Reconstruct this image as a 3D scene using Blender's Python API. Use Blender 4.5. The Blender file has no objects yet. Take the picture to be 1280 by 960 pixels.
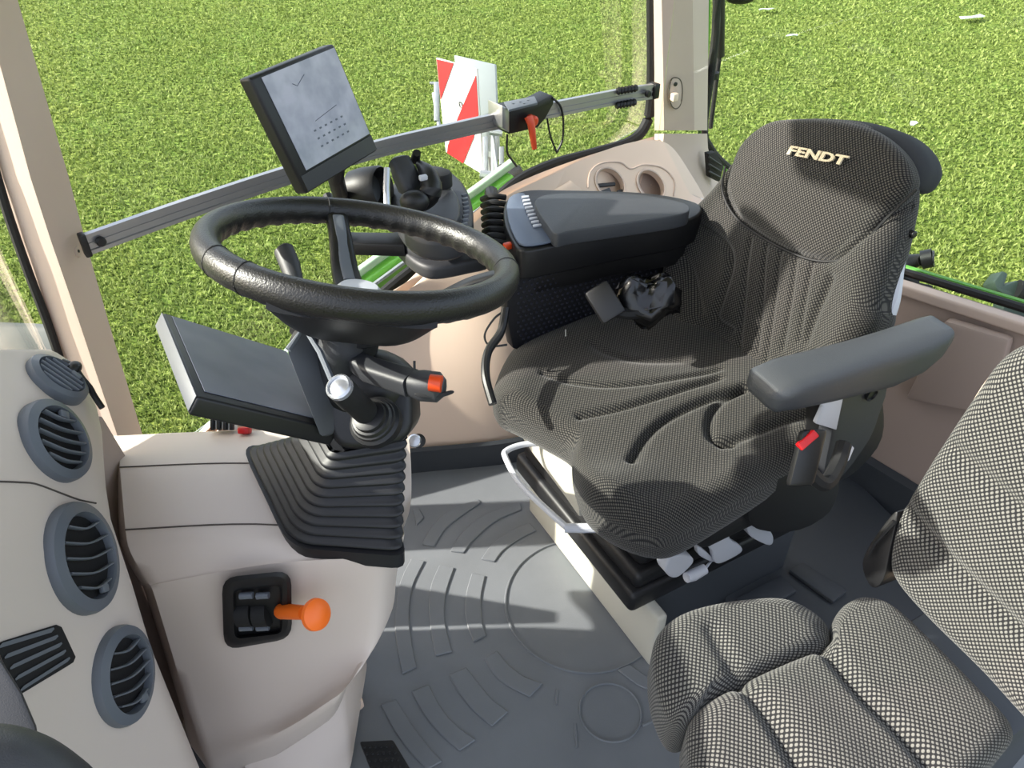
import bpy, bmesh, math, random
import numpy as np
from mathutils import Vector as V, Matrix, geometry as mgeo
random.seed(7); np.random.seed(7)
PI = math.pi
H = 1.45; FPX = 960.0; PITCH = math.radians(38)
cp, sp = math.cos(PITCH), math.sin(PITCH)
FW = V((0, cp, -sp)); UP = V((0, sp, cp)); RT = V((1, 0, 0)); CAM = V((0, 0, H))

def ray(x, y):                      # view ray of a photo pixel, unit forward depth
    return FW + RT*((x-640)/FPX) + UP*((480-y)/FPX)
def DP(x, y, d): return CAM + ray(x, y)*d
def PL(x, y, p0, n):
    r = ray(x, y); return CAM + r*((p0-CAM).dot(n)/r.dot(n))
def Z(x, y, z): return PL(x, y, V((0, 0, z)), V((0, 0, 1)))
TH = math.radians(38)               # heading of the cab: RR points to the rear, NN to its right side
RR = V((math.cos(TH), math.sin(TH), 0)); NN = V((-math.sin(TH), math.cos(TH), 0))
def W(x, y, D=1.62): return PL(x, y, NN*D, NN)
def RW(x, y, D=1.7): return PL(x, y, RR*D, RR)
TS = math.radians(29)               # heading of the two seats
SA = V((math.cos(TS), math.sin(TS), 0)); SB = V((-math.sin(TS), math.cos(TS), 0))
S0 = SA*0.76 + SB*0.86
def S(a, b, z): return S0 + SA*a + SB*b + V((0, 0, z))
def quad(px, size=None, depth=None):
    """four pixels of a flat parallelogram -> its corners in space"""
    r = [np.array(ray(*p)) for p in px]
    M = np.stack([r[0], -r[1], r[2]], 1)
    k = np.linalg.solve(M, r[3]); d = np.array([k[0], k[1], k[2], 1.0])
    P = [V(ri*di) for ri, di in zip(r, d)]
    s = size/(P[0]-P[1]).length if size else depth/np.mean(d)
    return [CAM + p*s for p in P]

UPZ = V((0, 0, 1))
# ---------- curves
def cr(pts, n=8, closed=False):
    pts = [V(p) for p in pts]; N = len(pts); out = []
    rng = range(N if closed else N-1)
    for i in rng:
        if closed: p0, p1, p2, p3 = pts[(i-1) % N], pts[i], pts[(i+1) % N], pts[(i+2) % N]
        else: p0, p1, p2, p3 = pts[max(i-1, 0)], pts[i], pts[i+1], pts[min(i+2, N-1)]
        for k in range(n):
            t = k/n; t2 = t*t; t3 = t2*t
            out.append(((p1*2) + (p2-p0)*t + (p0*2-p1*5+p2*4-p3)*t2 + (p1*3-p0-p2*3+p3)*t3)*0.5)
    if not closed: out.append(pts[-1].copy())
    return out

# ---------- geometry chunks: (verts, faces, material index, uvs or None)
def chunk_from_bm(bm, mi=0):
    bm.verts.index_update()
    c = ([v.co.copy() for v in bm.verts], [[v.index for v in f.verts] for f in bm.faces], mi, None)
    bm.free(); return c
def loft(rings, closed=True, cap0=True, cap1=True, mi=0, loop=False):
    Vs = [p for r in rings for p in r]; n = len(rings[0]); F = []
    m = len(rings)
    for i in range(m if loop else m-1):
        for j in range(n if closed else n-1):
            a = i*n+j; b = i*n+(j+1) % n; i2 = (i+1) % m
            F.append([a, b, i2*n+(j+1) % n, i2*n+j])
    if not loop:
        if cap0: F.append(list(range(n))[::-1])
        if cap1: F.append([(m-1)*n+j for j in range(n)])
    return (Vs, F, mi, None)
def frame_for(d, up=V((0, 0, 1))):
    d = d.normalized()
    if abs(d.dot(up)) > .98: up = V((1, 0, 0))
    x = up.cross(d).normalized(); y = d.cross(x).normalized()
    return x, y
def tube(path, r, n=10, mi=0, closed=False, up=V((0, 0, 1)), prof=None, cap=True):
    """sweep of a round (or given) profile; r number or list"""
    path = [V(p) for p in path]; m = len(path); rings = []
    for i, p in enumerate(path):
        if closed: d = path[(i+1) % m]-path[i-1]
        else: d = path[min(i+1, m-1)]-path[max(i-1, 0)]
        x, y = frame_for(d, up); ri = r[i] if isinstance(r, (list, tuple)) else r
        if prof: rings.append([p + x*a*ri + y*b*ri for a, b in prof])
        else: rings.append([p + x*math.cos(2*PI*k/n)*ri + y*math.sin(2*PI*k/n)*ri for k in range(n)])
    return loft(rings, True, cap, cap, mi, loop=closed)
def axes(n, up=V((0, 0, 1))):
    n = n.normalized(); x = up.cross(n)
    if x.length < 1e-3: x = V((1, 0, 0))
    x.normalize(); return x, n.cross(x).normalized(), n
def lathe(c, n, prof, seg=32, mi=0, sx=1, sy=1, up=V((0, 0, 1))):
    """prof: (radius, height along n)"""
    x, y, n = axes(n, up)
    return loft([[c + n*h + x*(math.cos(2*PI*k/seg)*r*sx) + y*(math.sin(2*PI*k/seg)*r*sy) for k in range(seg)] for r, h in prof], mi=mi)
def prism(out, ext, bev=0, seg=2, mi=0, inset_back=None):
    out = [V(p) for p in out]; ext = V(ext)
    bm = bmesh.new(); a = [bm.verts.new(p) for p in out]; b = [bm.verts.new(p+ext) for p in out]
    bm.faces.new(a); bm.faces.new(b[::-1]); n = len(out)
    for i in range(n): bm.faces.new([a[(i+1) % n], a[i], b[i], b[(i+1) % n]])
    bmesh.ops.recalc_face_normals(bm, faces=bm.faces)
    if bev:
        es = [e for e in bm.edges if e.calc_face_angle(0) > .5]
        bmesh.ops.bevel(bm, geom=es, offset=bev, segments=seg, affect='EDGES', profile=.5, clamp_overlap=True)
    return chunk_from_bm(bm, mi)
def box(c, sx, sy, sz, x=V((1, 0, 0)), y=V((0, 1, 0)), z=V((0, 0, 1)), bev=0, seg=2, mi=0):
    c = V(c); x = x*sx/2; y = y*sy/2
    return prism([c-x-y-z*sz/2, c+x-y-z*sz/2, c+x+y-z*sz/2, c-x+y-z*sz/2], z*sz, bev, seg, mi)
def rrect(w, h, r, n=5):
    o = []
    for cx, cy, a0 in ((w/2-r, h/2-r, 0), (-w/2+r, h/2-r, 90), (-w/2+r, -h/2+r, 180), (w/2-r, -h/2+r, 270)):
        for k in range(n+1):
            a = math.radians(a0+90*k/n); o.append((cx+r*math.cos(a), cy+r*math.sin(a)))
    return o
def sphere(c, rx, ry, rz, x=V((1, 0, 0)), y=V((0, 1, 0)), z=V((0, 0, 1)), mi=0, seg=20, rg=12):
    rings = []
    for i in range(rg+1):
        a = -PI/2+PI*i/rg; a = max(min(a, PI/2-.02), -PI/2+.02)
        rings.append([c + z*(math.sin(a)*rz) + x*(math.cos(a)*math.cos(2*PI*k/seg)*rx) + y*(math.cos(a)*math.sin(2*PI*k/seg)*ry) for k in range(seg)])
    return loft(rings, mi=mi)
def inpoly(x, y, P):
    c = False; n = len(P); j = n-1
    for i in range(n):
        if (P[i][1] > y) != (P[j][1] > y) and x < (P[j][0]-P[i][0])*(y-P[i][1])/(P[j][1]-P[i][1])+P[i][0]: c = not c
        j = i
    return c
def seg_dist(P, poly):
    """numpy distances of points P(n,2) to polyline, plus fraction along it"""
    best = np.full(len(P), 1e9)
    for a, b in zip(poly[:-1], poly[1:]):
        a = np.array(a); b = np.array(b); ab = b-a; L = ab@ab+1e-12
        t = np.clip(((P-a)@ab)/L, 0, 1); q = a+t[:, None]*ab
        best = np.minimum(best, np.hypot(*(P-q).T))
    return best
def pad(outline, p0, n, thick=.08, edge=.035, dome=.02, grooves=(), bumps=(), nr=60, no=220, uvrot=0, mi=0, smooth=True, back=True, upv=None):
    """upholstered cushion: closed outline (points on the plane p0,n) puffed up along n, with pressed-in grooves
       grooves: (points, width, depth) ; bumps: (points, width, height)"""
    n = n.normalized(); x, y, n = axes(n, upv or V((0, 0, 1)))
    o3 = cr(outline, 12, True) if smooth else outline
    o2 = [((q-p0).dot(x), (q-p0).dot(y)) for q in o3]
    # even resample
    o = np.array(o2+[o2[0]]); L = np.r_[0, np.cumsum(np.hypot(*np.diff(o, axis=0).T))]
    s = np.linspace(0, L[-1], no, endpoint=False); o = np.stack([np.interp(s, L, o[:, 0]), np.interp(s, L, o[:, 1])], 1)
    area = .5*np.sum(o[:, 0]*np.roll(o[:, 1], -1)-np.roll(o[:, 0], -1)*o[:, 1])
    if area < 0: o = o[::-1]
    c = o.mean(0)
    R = np.hypot(*(o-c).T).mean(); e = min(edge/R, .5)
    fr = list(np.linspace(.02, 1-e, nr))+[1-e+e*math.sin(PI/2*k/8) for k in range(1, 9)]
    hz = [0]*nr+[-edge*(1-math.cos(PI/2*k/8)) for k in range(1, 9)]
    nrm = (np.roll(o, -1, 0)-np.roll(o, 1, 0)); nrm = np.stack([nrm[:, 1], -nrm[:, 0]], 1); nrm /= np.hypot(*nrm.T)[:, None]+1e-9
    pts, hs, ext, uvp = [], [], [], []
    for kf, (f, h) in enumerate(zip(fr, hz)):
        q = c+(o-c)*f; pts.append(q); uvp.append(q if kf < nr else c+(o-c)*(1-e)+nrm*(edge*PI/2*(kf-nr+1)/8)); hs.append(np.full(no, h)+dome*(1-f*f)); ext.append(np.zeros(no))
    P = np.concatenate(pts); Hh = np.concatenate(hs); E = np.concatenate(ext)
    for gl, w, dep in grooves:
        g2 = [((q-p0).dot(x), (q-p0).dot(y)) for q in cr(gl, 6)]
        Hh -= dep*np.exp(-(seg_dist(P, g2)/w)**2)
    for gl, w, hh in bumps:
        g2 = [((q-p0).dot(x), (q-p0).dot(y)) for q in (cr(gl, 6) if len(gl) > 1 else [gl[0], gl[0]])]
        Hh += hh*np.exp(-(seg_dist(P, g2)/w)**2)
    Vs = [p0 + x*a + y*b + n*h for (a, b), h in zip(P, Hh)]
    UV = [(a, b) for a, b in np.concatenate(uvp)]
    # side and back
    m = len(fr)
    nrm = (np.roll(o, -1, 0)-np.roll(o, 1, 0)); nrm = np.stack([nrm[:, 1], -nrm[:, 0]], 1); nrm /= np.hypot(*nrm.T)[:, None]+1e-9
    levels = []
    if back:
        for k, dz in enumerate(np.linspace(0, 1, 5)[1:]):
            zz = -edge-(thick-2*edge)*dz if thick > 2*edge else -edge-(thick-edge)*dz
            levels.append((1.0, zz))
        if thick > 2*edge:
            for k in range(1, 7): a = PI/2*k/6; levels.append((1-e*(1-math.cos(a)), -thick+edge*(1-math.sin(a))))
        levels.append((.3, -thick))
        for f, zz in levels:
            q = c+(o-c)*f
            Vs += [p0 + x*a + y*b + n*zz for a, b in q]; uu = c+(o-c)*(1-e)+nrm*(edge*(PI/2-1)+abs(zz)); UV += [(a, b) for a, b in uu]; m += 1
    F = []
    for i in range(m-1):
        for j in range(no): F.append([i*no+j, i*no+(j+1) % no, (i+1)*no+(j+1) % no, (i+1)*no+j][::-1])
    F.append(list(range(no))); 
    if back: F.append([(m-1)*no+j for j in range(no)][::-1])
    return (Vs, F, mi, UV)
def holed(outline, holes, p0, n, thick, mi=0):
    """flat plate with holes (2-D in plane axes) given as 3-D loops"""
    n = n.normalized(); loops = [outline]+list(holes)
    Vs = [p for l in loops for p in l]; N = len(Vs)
    tri = mgeo.tessellate_polygon([[V(p) for p in l] for l in loops])
    F = [list(t) for t in tri]+[[i+N for i in t][::-1] for t in tri]
    k = 0
    for l in loops:
        m = len(l)
        for i in range(m): a, b = k+i, k+(i+1) % m; F.append([a, b, b+N, a+N])
        k += m
    return (Vs+[p-n*thick for p in Vs], F, mi, None)

# ---------- objects
COL = bpy.context.scene.collection
ORG = {}
def props(o, label=None, cat=None, group=None, kind=None):
    if label: o['label'] = label
    if cat: o['category'] = cat
    if group: o['group'] = group
    if kind: o['kind'] = kind
    return o
def thing(name, label, cat, loc, group=None):
    o = bpy.data.objects.new(name, None); o.location = loc; o.empty_display_size = .05; COL.objects.link(o)
    ORG[o] = V(loc); return props(o, label, cat, group)
def mk(name, chunks, mats, parent=None, label=None, cat=None, group=None, kind=None, sharp=35, smooth=True, weld=True):
    if isinstance(chunks, tuple): chunks = [chunks]
    if not isinstance(mats, (list, tuple)): mats = [mats]
    Vs, F, MI, UV, anyuv = [], [], [], [], any(c[3] for c in chunks)
    for c in chunks:
        k = len(Vs); Vs += [V(p) for p in c[0]]; F += [[i+k for i in f] for f in c[1]]; MI += [c[2]]*len(c[1])
        UV += c[3] if c[3] else [(0, 0)]*len(c[0])
    if parent: org = ORG[parent]
    else:
        a = np.array([tuple(p) for p in Vs]); org = V(((a[:, 0].min()+a[:, 0].max())/2, (a[:, 1].min()+a[:, 1].max())/2, a[:, 2].min()))
    me = bpy.data.meshes.new(name); me.from_pydata([tuple(p-org) for p in Vs], [], F)
    for m in mats: me.materials.append(m)
    me.polygons.foreach_set('material_index', MI)
    if anyuv:
        ul = me.uv_layers.new(name='UVMap'); li = np.zeros(len(me.loops), int); me.loops.foreach_get('vertex_index', li)
        ul.data.foreach_set('uv', np.array(UV)[li].ravel())
    bm = bmesh.new(); bm.from_mesh(me)
    bmesh.ops.recalc_face_normals(bm, faces=bm.faces); bm.to_mesh(me); bm.free()
    if smooth:
        me.polygons.foreach_set('use_smooth', [True]*len(me.polygons)); me.set_sharp_from_angle(angle=math.radians(sharp))
    me.update()
    o = bpy.data.objects.new(name, me); COL.objects.link(o); ORG[o] = org
    if parent: o.parent = parent
    else: o.location = org
    return props(o, label, cat, group, kind)
def text_chunk(s, org, x, y, n, h, depth=.0015, shear=0, bold=0, width=None, mi=0):
    cu = bpy.data.curves.new('t', 'FONT'); cu.body = s; cu.extrude = .02; cu.offset = bold; cu.shear = shear; cu.size = 1; cu.resolution_u = 3
    ob = bpy.data.objects.new('t', cu); COL.objects.link(ob); bpy.context.view_layer.update()
    me = ob.evaluated_get(bpy.context.evaluated_depsgraph_get()).to_mesh()
    co = [v.co.copy() for v in me.vertices]; F = [list(p.vertices) for p in me.polygons]
    x0 = min(c.x for c in co); x1 = max(c.x for c in co); y0 = min(c.y for c in co); y1 = max(c.y for c in co); k = h/(y1-y0); kx = width/(x1-x0) if width else k
    out = [org + x*((c.x-(x0+x1)/2)*kx) + y*((c.y-(y0+y1)/2)*k) + n*(depth*c.z/.02) for c in co]
    bpy.data.objects.remove(ob); bpy.data.curves.remove(cu)
    return (out, F, mi, None)

# ---------- materials
def nodes(name):
    m = bpy.data.materials.new(name); m.use_nodes = True; nt = m.node_tree; return m, nt, nt.nodes['Principled BSDF']
def lin(c):
    return tuple(((v/12.92) if v <= .04045 else ((v+.055)/1.055)**2.4) for v in c)+(1,)
def pm(name, col, rough=.5, metal=0, bump=0, bscale=200, var=0, spec=.5, coat=0, emit=None, estr=1, vscale=6):
    m, nt, b = nodes(name); c = lin(col); N = nt.nodes; L = nt.links
    b.inputs['Base Color'].default_value = c; b.inputs['Roughness'].default_value = rough; b.inputs['Metallic'].default_value = metal
    b.inputs['Specular IOR Level'].default_value = spec; b.inputs['Coat Weight'].default_value = coat
    tc = N.new('ShaderNodeTexCoord')
    if bump:
        t = N.new('ShaderNodeTexNoise'); t.inputs['Scale'].default_value = bscale; t.inputs['Detail'].default_value = 2
        L.new(tc.outputs['Object'], t.inputs['Vector']); bp = N.new('ShaderNodeBump'); bp.inputs['Strength'].default_value = bump; bp.inputs['Distance'].default_value = .001
        L.new(t.outputs['Fac'], bp.inputs['Height']); L.new(bp.outputs['Normal'], b.inputs['Normal'])
    if var:
        t = N.new('ShaderNodeTexNoise'); t.inputs['Scale'].default_value = vscale; t.inputs['Detail'].default_value = 5
        L.new(tc.outputs['Object'], t.inputs['Vector']); mx = N.new('ShaderNodeMix'); mx.data_type = 'RGBA'
        mx.inputs['A'].default_value = tuple(v*(1-var) for v in c[:3])+(1,); mx.inputs['B'].default_value = tuple(min(1, v*(1+var)) for v in c[:3])+(1,)
        L.new(t.outputs['Fac'], mx.inputs['Factor']); L.new(mx.outputs['Result'], b.inputs['Base Color'])
    if emit: b.inputs['Emission Color'].default_value = lin(emit); b.inputs['Emission Strength'].default_value = estr
    return m
def fabric(name, base, dot, pitch=.006, dotw=.55, rough=.95):
    """woven cloth: staggered light dashes on a dark ground, in metre UVs"""
    m, nt, b = nodes(name); N = nt.nodes; L = nt.links
    uv = N.new('ShaderNodeUVMap'); uv.uv_map = 'UVMap'
    sx = N.new('ShaderNodeSeparateXYZ'); L.new(uv.outputs['UV'], sx.inputs[0])
    def M(op, a, bb=None, c=None):
        n = N.new('ShaderNodeMath'); n.operation = op
        for i, v in enumerate((a, bb, c)):
            if v is None: continue
            if isinstance(v, (int, float)): n.inputs[i].default_value = v
            else: L.new(v, n.inputs[i])
        return n.outputs[0]
    u = M('MULTIPLY', sx.outputs[0], 2*PI/pitch); v = M('MULTIPLY', sx.outputs[1], 2*PI/(pitch*1.1))
    a = M('SINE', M('MULTIPLY', M('ADD', u, v), .5)); c = M('SINE', M('MULTIPLY', M('SUBTRACT', u, v), .5))
    p = M('MULTIPLY', a, c); h = M('ABSOLUTE', p)
    f = M('MULTIPLY', M('SUBTRACT', h, .35), 3.0); 
    cl = N.new('ShaderNodeClamp'); L.new(f, cl.inputs[0])
    nz = N.new('ShaderNodeTexNoise'); nz.inputs['Scale'].default_value = 900; tc = N.new('ShaderNodeTexCoord'); L.new(tc.outputs['Object'], nz.inputs['Vector'])
    fac = M('MULTIPLY', cl.outputs[0], M('ADD', M('MULTIPLY', nz.outputs['Fac'], .6), .5*dotw+.2))
    mx = N.new('ShaderNodeMix'); mx.data_type = 'RGBA'; mx.inputs['A'].default_value = lin(base); mx.inputs['B'].default_value = lin(dot)
    L.new(fac, mx.inputs['Factor']); L.new(mx.outputs['Result'], b.inputs['Base Color'])
    bp = N.new('ShaderNodeBump'); bp.inputs['Strength'].default_value = .5; bp.inputs['Distance'].default_value = .0012
    L.new(h, bp.inputs['Height']); L.new(bp.outputs['Normal'], b.inputs['Normal'])
    b.inputs['Roughness'].default_value = rough; b.inputs['Specular IOR Level'].default_value = .2; b.inputs['Sheen Weight'].default_value = .15
    return m
def glassm(name, tint=(.97, .99, .98), refl=.03):
    m = bpy.data.materials.new(name); m.use_nodes = True; nt = m.node_tree; N = nt.nodes; L = nt.links; N.clear()
    o = N.new('ShaderNodeOutputMaterial'); t = N.new('ShaderNodeBsdfTransparent'); t.inputs[0].default_value = tint+(1,)
    g = N.new('ShaderNodeBsdfGlossy'); g.inputs['Roughness'].default_value = .02; g.inputs[0].default_value = (1, 1, 1, 1)
    f = N.new('ShaderNodeFresnel'); f.inputs[0].default_value = 1.3; mu = N.new('ShaderNodeMath'); mu.operation = 'MULTIPLY'; mu.inputs[1].default_value = refl*10
    L.new(f.outputs[0], mu.inputs[0]); mx = N.new('ShaderNodeMixShader'); L.new(mu.outputs[0], mx.inputs[0]); L.new(t.outputs[0], mx.inputs[1]); L.new(g.outputs[0], mx.inputs[2]); L.new(mx.outputs[0], o.inputs[0])
    return m

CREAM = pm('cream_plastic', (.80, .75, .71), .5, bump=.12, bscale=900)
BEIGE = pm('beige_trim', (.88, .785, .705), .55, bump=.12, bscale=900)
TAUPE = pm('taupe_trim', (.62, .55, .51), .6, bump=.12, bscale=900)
PILLAR = pm('pillar_trim', (.76, .68, .63), .6, bump=.2, bscale=700)
BLACK = pm('black_plastic', (.062, .063, .072), .45, bump=.15, bscale=800)
BLACKM = pm('black_matt', (.048, .049, .058), .7, bump=.2, bscale=600)
DGREY = pm('dark_grey_plastic', (.19, .195, .21), .5, bump=.25, bscale=900)
MGREY = pm('mid_grey_plastic', (.38, .40, .43), .5, bump=.2, bscale=900)
VENTG = pm('vent_grey', (.36, .38, .41), .45, bump=.1, bscale=900)
RIM = pm('rim_leatherette', (.085, .083, .085), .38, bump=.6, bscale=420)
RUBBER = pm('bellows_rubber', (.09, .093, .108), .5, bump=.1, bscale=500)
MAT = pm('rubber_floor_mat', (.43, .445, .46), .45, bump=.3, bscale=500, var=.22, vscale=7)
MATD = pm('dark_floor_tray', (.20, .215, .235), .6, bump=.2, bscale=500)
LGREY = pm('light_grey_plastic', (.74, .75, .78), .45)
ALU = pm('aluminium', (.66, .66, .67), .35, metal=.75, bump=.05)
STEEL = pm('galvanised_steel', (.62, .64, .66), .4, metal=.6, var=.15, vscale=60)
WHITEP = pm('pale_painted_metal', (.74, .73, .68), .45)
ORANGE = pm('orange_plastic', (.98, .45, .12), .4)
ORANGED = pm('dark_orange_plastic', (.80, .26, .08), .4)
RED = pm('red_plastic', (.74, .06, .08), .35)
GREEN = pm('green_paint', (.36, .62, .20), .3, coat=.5)
PALEG = pm('pale_green_edge', (.62, .72, .62), .3)
SILVER = pm('silver_knob', (.75, .76, .78), .25, metal=.7)
WHITE = pm('white_paint', (.88, .88, .87), .5)
SEAM = pm('dark_seam', (.30, .27, .25), .8)
FAB = fabric('seat_fabric', (.085, .085, .088), (.345, .335, .315), pitch=.0062)
FABP = fabric('bench_fabric', (.125, .125, .132), (.47, .465, .445), pitch=.0072, dotw=.75)
CLOTH = pm('plain_grey_cloth', (.17, .18, .195), .9, bump=.5, bscale=700)
PADG = pm('armrest_grey', (.225, .235, .25), .5, bump=.5, bscale=700)
GLASS = glassm('clear_glass')
# =============== camera, light
cd = bpy.data.cameras.new('camera'); cam = bpy.data.objects.new('camera', cd); COL.objects.link(cam)
cam.location = CAM; cam.rotation_euler = (PI/2-PITCH, 0, 0); cd.sensor_width = 36; cd.lens = 36*FPX/1280; cd.clip_start = .02; cd.clip_end = 500
bpy.context.scene.camera = cam
sc = bpy.context.scene; sc.view_settings.view_transform = 'Standard'; sc.view_settings.look = 'None'; sc.view_settings.exposure = 0.5; sc.view_settings.gamma = 1; sc.view_settings.use_curve_mapping = False
wd = bpy.data.worlds.new('sky'); sc.world = wd; wd.use_nodes = True; wn = wd.node_tree; bg = wn.nodes['Background']
SUN_DIR = V((.88, .03, -.50)).normalized()          # direction of travel
sky = wn.nodes.new('ShaderNodeTexSky'); sky.sky_type = 'NISHITA'; sky.sun_disc = False
sky.sun_elevation = math.asin(-SUN_DIR.z); sky.sun_rotation = math.atan2(-SUN_DIR.x, -SUN_DIR.y); sky.air_density = 1; sky.dust_density = 3; sky.ozone_density = 1
wmix = wn.nodes.new('ShaderNodeMix'); wmix.data_type = 'RGBA'; wmix.inputs['Factor'].default_value = .25; wmix.inputs['B'].default_value = (9, 9, 9.4, 1)
wn.links.new(sky.outputs[0], wmix.inputs['A']); wn.links.new(wmix.outputs['Result'], bg.inputs[0]); bg.inputs[1].default_value = .26
sl = bpy.data.lights.new('sun', 'SUN'); so = bpy.data.objects.new('sun', sl); COL.objects.link(so); sl.energy = 8.0; sl.angle = math.radians(.7); sl.color = (1, .95, .86)
so.rotation_euler = SUN_DIR.to_track_quat('-Z', 'Y').to_euler(); so.location = (-3, -2, 4)

# =============== lawn
GZ = -1.55
def grass_mat():
    m, nt, b = nodes('lawn_grass'); N = nt.nodes; L = nt.links; tc = N.new('ShaderNodeTexCoord')
    def noise(s, d=4):
        t = N.new('ShaderNodeTexNoise'); t.inputs['Scale'].default_value = s; t.inputs['Detail'].default_value = d; t.inputs['Roughness'].default_value = .65; L.new(tc.outputs['Object'], t.inputs['Vector']); return t.outputs['Fac']
    r = N.new('ShaderNodeValToRGB'); L.new(noise(17, 6), r.inputs[0]); e = r.color_ramp.elements
    e[0].position = .33; e[0].color = lin((.13, .18, .06)); e[1].position = .66; e[1].color = lin((.62, .66, .39))
    x = e.new(.46); x.color = lin((.33, .41, .17)); x = e.new(.55); x.color = lin((.48, .55, .26))
    r2 = N.new('ShaderNodeValToRGB'); L.new(noise(.9, 5), r2.inputs[0]); e = r2.color_ramp.elements
    e[0].position = .35; e[0].color = (.85, .95, .8, 1); e[1].position = .7; e[1].color = (1.15, 1.05, .95, 1)
    mx = N.new('ShaderNodeMix'); mx.data_type = 'RGBA'; mx.blend_type = 'MULTIPLY'; mx.inputs['Factor'].default_value = 1
    L.new(r.outputs[0], mx.inputs['A']); L.new(r2.outputs[0], mx.inputs['B']); L.new(mx.outputs['Result'], b.inputs['Base Color'])
    bp = N.new('ShaderNodeBump'); bp.inputs['Strength'].default_value = .8; bp.inputs['Distance'].default_value = .05; L.new(noise(30, 5), bp.inputs['Height']); L.new(bp.outputs[0], b.inputs['Normal'])
    b.inputs['Roughness'].default_value = .9; b.inputs['Specular IOR Level'].default_value = .1
    return m
GR = grass_mat()
gv = [(-60, -6, GZ), (60, -6, GZ), (60, 120, GZ), (-60, 120, GZ)]
mk('ground', ([V(p) for p in gv], [[0, 1, 2, 3]], 0, None), GR, kind='structure')
def blades():
    rng = np.random.default_rng(3); Vs = []; n = 260000
    # tufts wherever the view sees the lawn, thinning with distance
    v = rng.random(n); dist = 2.6*(20/2.6)**v; ang = (rng.random(n)-.5)*math.radians(88)
    x = np.sin(ang)*dist; y = np.cos(ang)*dist
    h = .018+.018*rng.random(n)+.0006*dist; w = .0035+.0011*dist; a = rng.random(n)*2*PI; lx = (rng.random(n)-.5)*.05; ly = (rng.random(n)-.5)*.05
    P = np.zeros((n*3, 3), np.float32)
    P[0::3] = np.stack([x-np.cos(a)*w, y-np.sin(a)*w, np.full(n, GZ)], 1); P[1::3] = np.stack([x+np.cos(a)*w, y+np.sin(a)*w, np.full(n, GZ)], 1); P[2::3] = np.stack([x+lx, y+ly, GZ+h], 1)
    me = bpy.data.meshes.new('grass'); me.vertices.add(n*3); me.vertices.foreach_set('co', P.ravel()); me.loops.add(n*3); me.loops.foreach_set('vertex_index', np.arange(n*3))
    me.polygons.add(n); me.polygons.foreach_set('loop_start', np.arange(n)*3); me.polygons.foreach_set('loop_total', np.full(n, 3)); me.update(); me.validate()
    m, nt, b = nodes('grass_blade'); g = nt.nodes.new('ShaderNodeNewGeometry'); r = nt.nodes.new('ShaderNodeValToRGB'); nt.links.new(g.outputs['Random Per Island'], r.inputs[0])
    e = r.color_ramp.elements; e[0].color = lin((.36, .42, .19)); e[1].color = lin((.60, .65, .38)); q = e.new(.5); q.color = lin((.47, .54, .27))
    nt.links.new(r.outputs[0], b.inputs['Base Color']); b.inputs['Roughness'].default_value = .7; b.inputs['Specular IOR Level'].default_value = .2
    tr = nt.nodes.new('ShaderNodeBsdfTranslucent'); nt.links.new(r.outputs[0], tr.inputs[0]); ms = nt.nodes.new('ShaderNodeMixShader'); ms.inputs[0].default_value = .35
    nt.links.new(b.outputs[0], ms.inputs[1]); nt.links.new(tr.outputs[0], ms.inputs[2]); nt.links.new(ms.outputs[0], nt.nodes['Material Output'].inputs[0])
    me.materials.append(m); o = bpy.data.objects.new('grass', me); COL.objects.link(o)
    props(o, 'short yellowish green grass of the meadow outside the cab windows', 'grass', kind='stuff')
blades()

# =============== floor
floor_out = [V((-1.3, .2, 0)), V((.9, -.35, 0)), V((1.75, .75, 0)), V((.42, 2.35, 0)), V((-1.05, 1.55, 0))]
def Fz(x, y): return Z(x, y, 0)
fl = [prism(floor_out, (0, 0, -.06))]
def rib(px, h=.0035, bev=.0014): return prism(cr([Fz(*p)+V((0, 0, -.0005)) for p in px], 5, True), (0, 0, h), bev, 1)
def seg_pad(path_out, path_in):
    a = cr([Fz(*p) for p in path_out], 6); b = cr([Fz(*p) for p in path_in], 6)
    return prism([p+V((0, 0, -.0005)) for p in a+b[::-1]], (0, 0, .0045), .0015, 1)
q = lambda L_: [(400+x*.336, 640+y*.336) for x, y in L_]
for o_, i_ in (([(340, 175), (300, 260), (285, 345), (280, 450), (305, 605)], [(390, 185), (345, 280), (332, 380), (340, 480), (360, 580)]),
               ([(445, 200), (415, 270), (405, 350), (412, 440), (430, 538)], [(500, 210), (470, 300), (463, 380), (472, 450), (492, 522)]),
               ([(565, 230), (545, 300), (540, 370), (550, 430), (572, 485)], [(615, 240), (600, 310), (600, 370), (605, 420), (620, 462)]),
               ([(480, 610), (520, 680), (570, 740), (640, 800)], [(545, 582), (590, 640), (640, 700), (700, 745)]),
               ([(340, 672), (390, 760), (450, 830), (520, 890)], [(405, 645), (450, 730), (505, 795), (580, 850)]),
               ([(225, 720), (280, 820), (340, 900), (400, 960)], [(285, 700), (340, 790), (400, 870), (455, 930)]),
               ([(612, 548), (650, 610), (700, 650), (780, 690)], [(660, 520), (700, 570), (760, 615), (830, 640)]),
               ([(1105, 590), (1180, 645), (1215, 660)], [(1150, 570), (1210, 610), (1260, 640)])):
    fl.append(seg_pad(q(o_), q(i_)))
q2 = lambda L_: [(420+x*.336, 500+y*.336) for x, y in L_]
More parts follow.
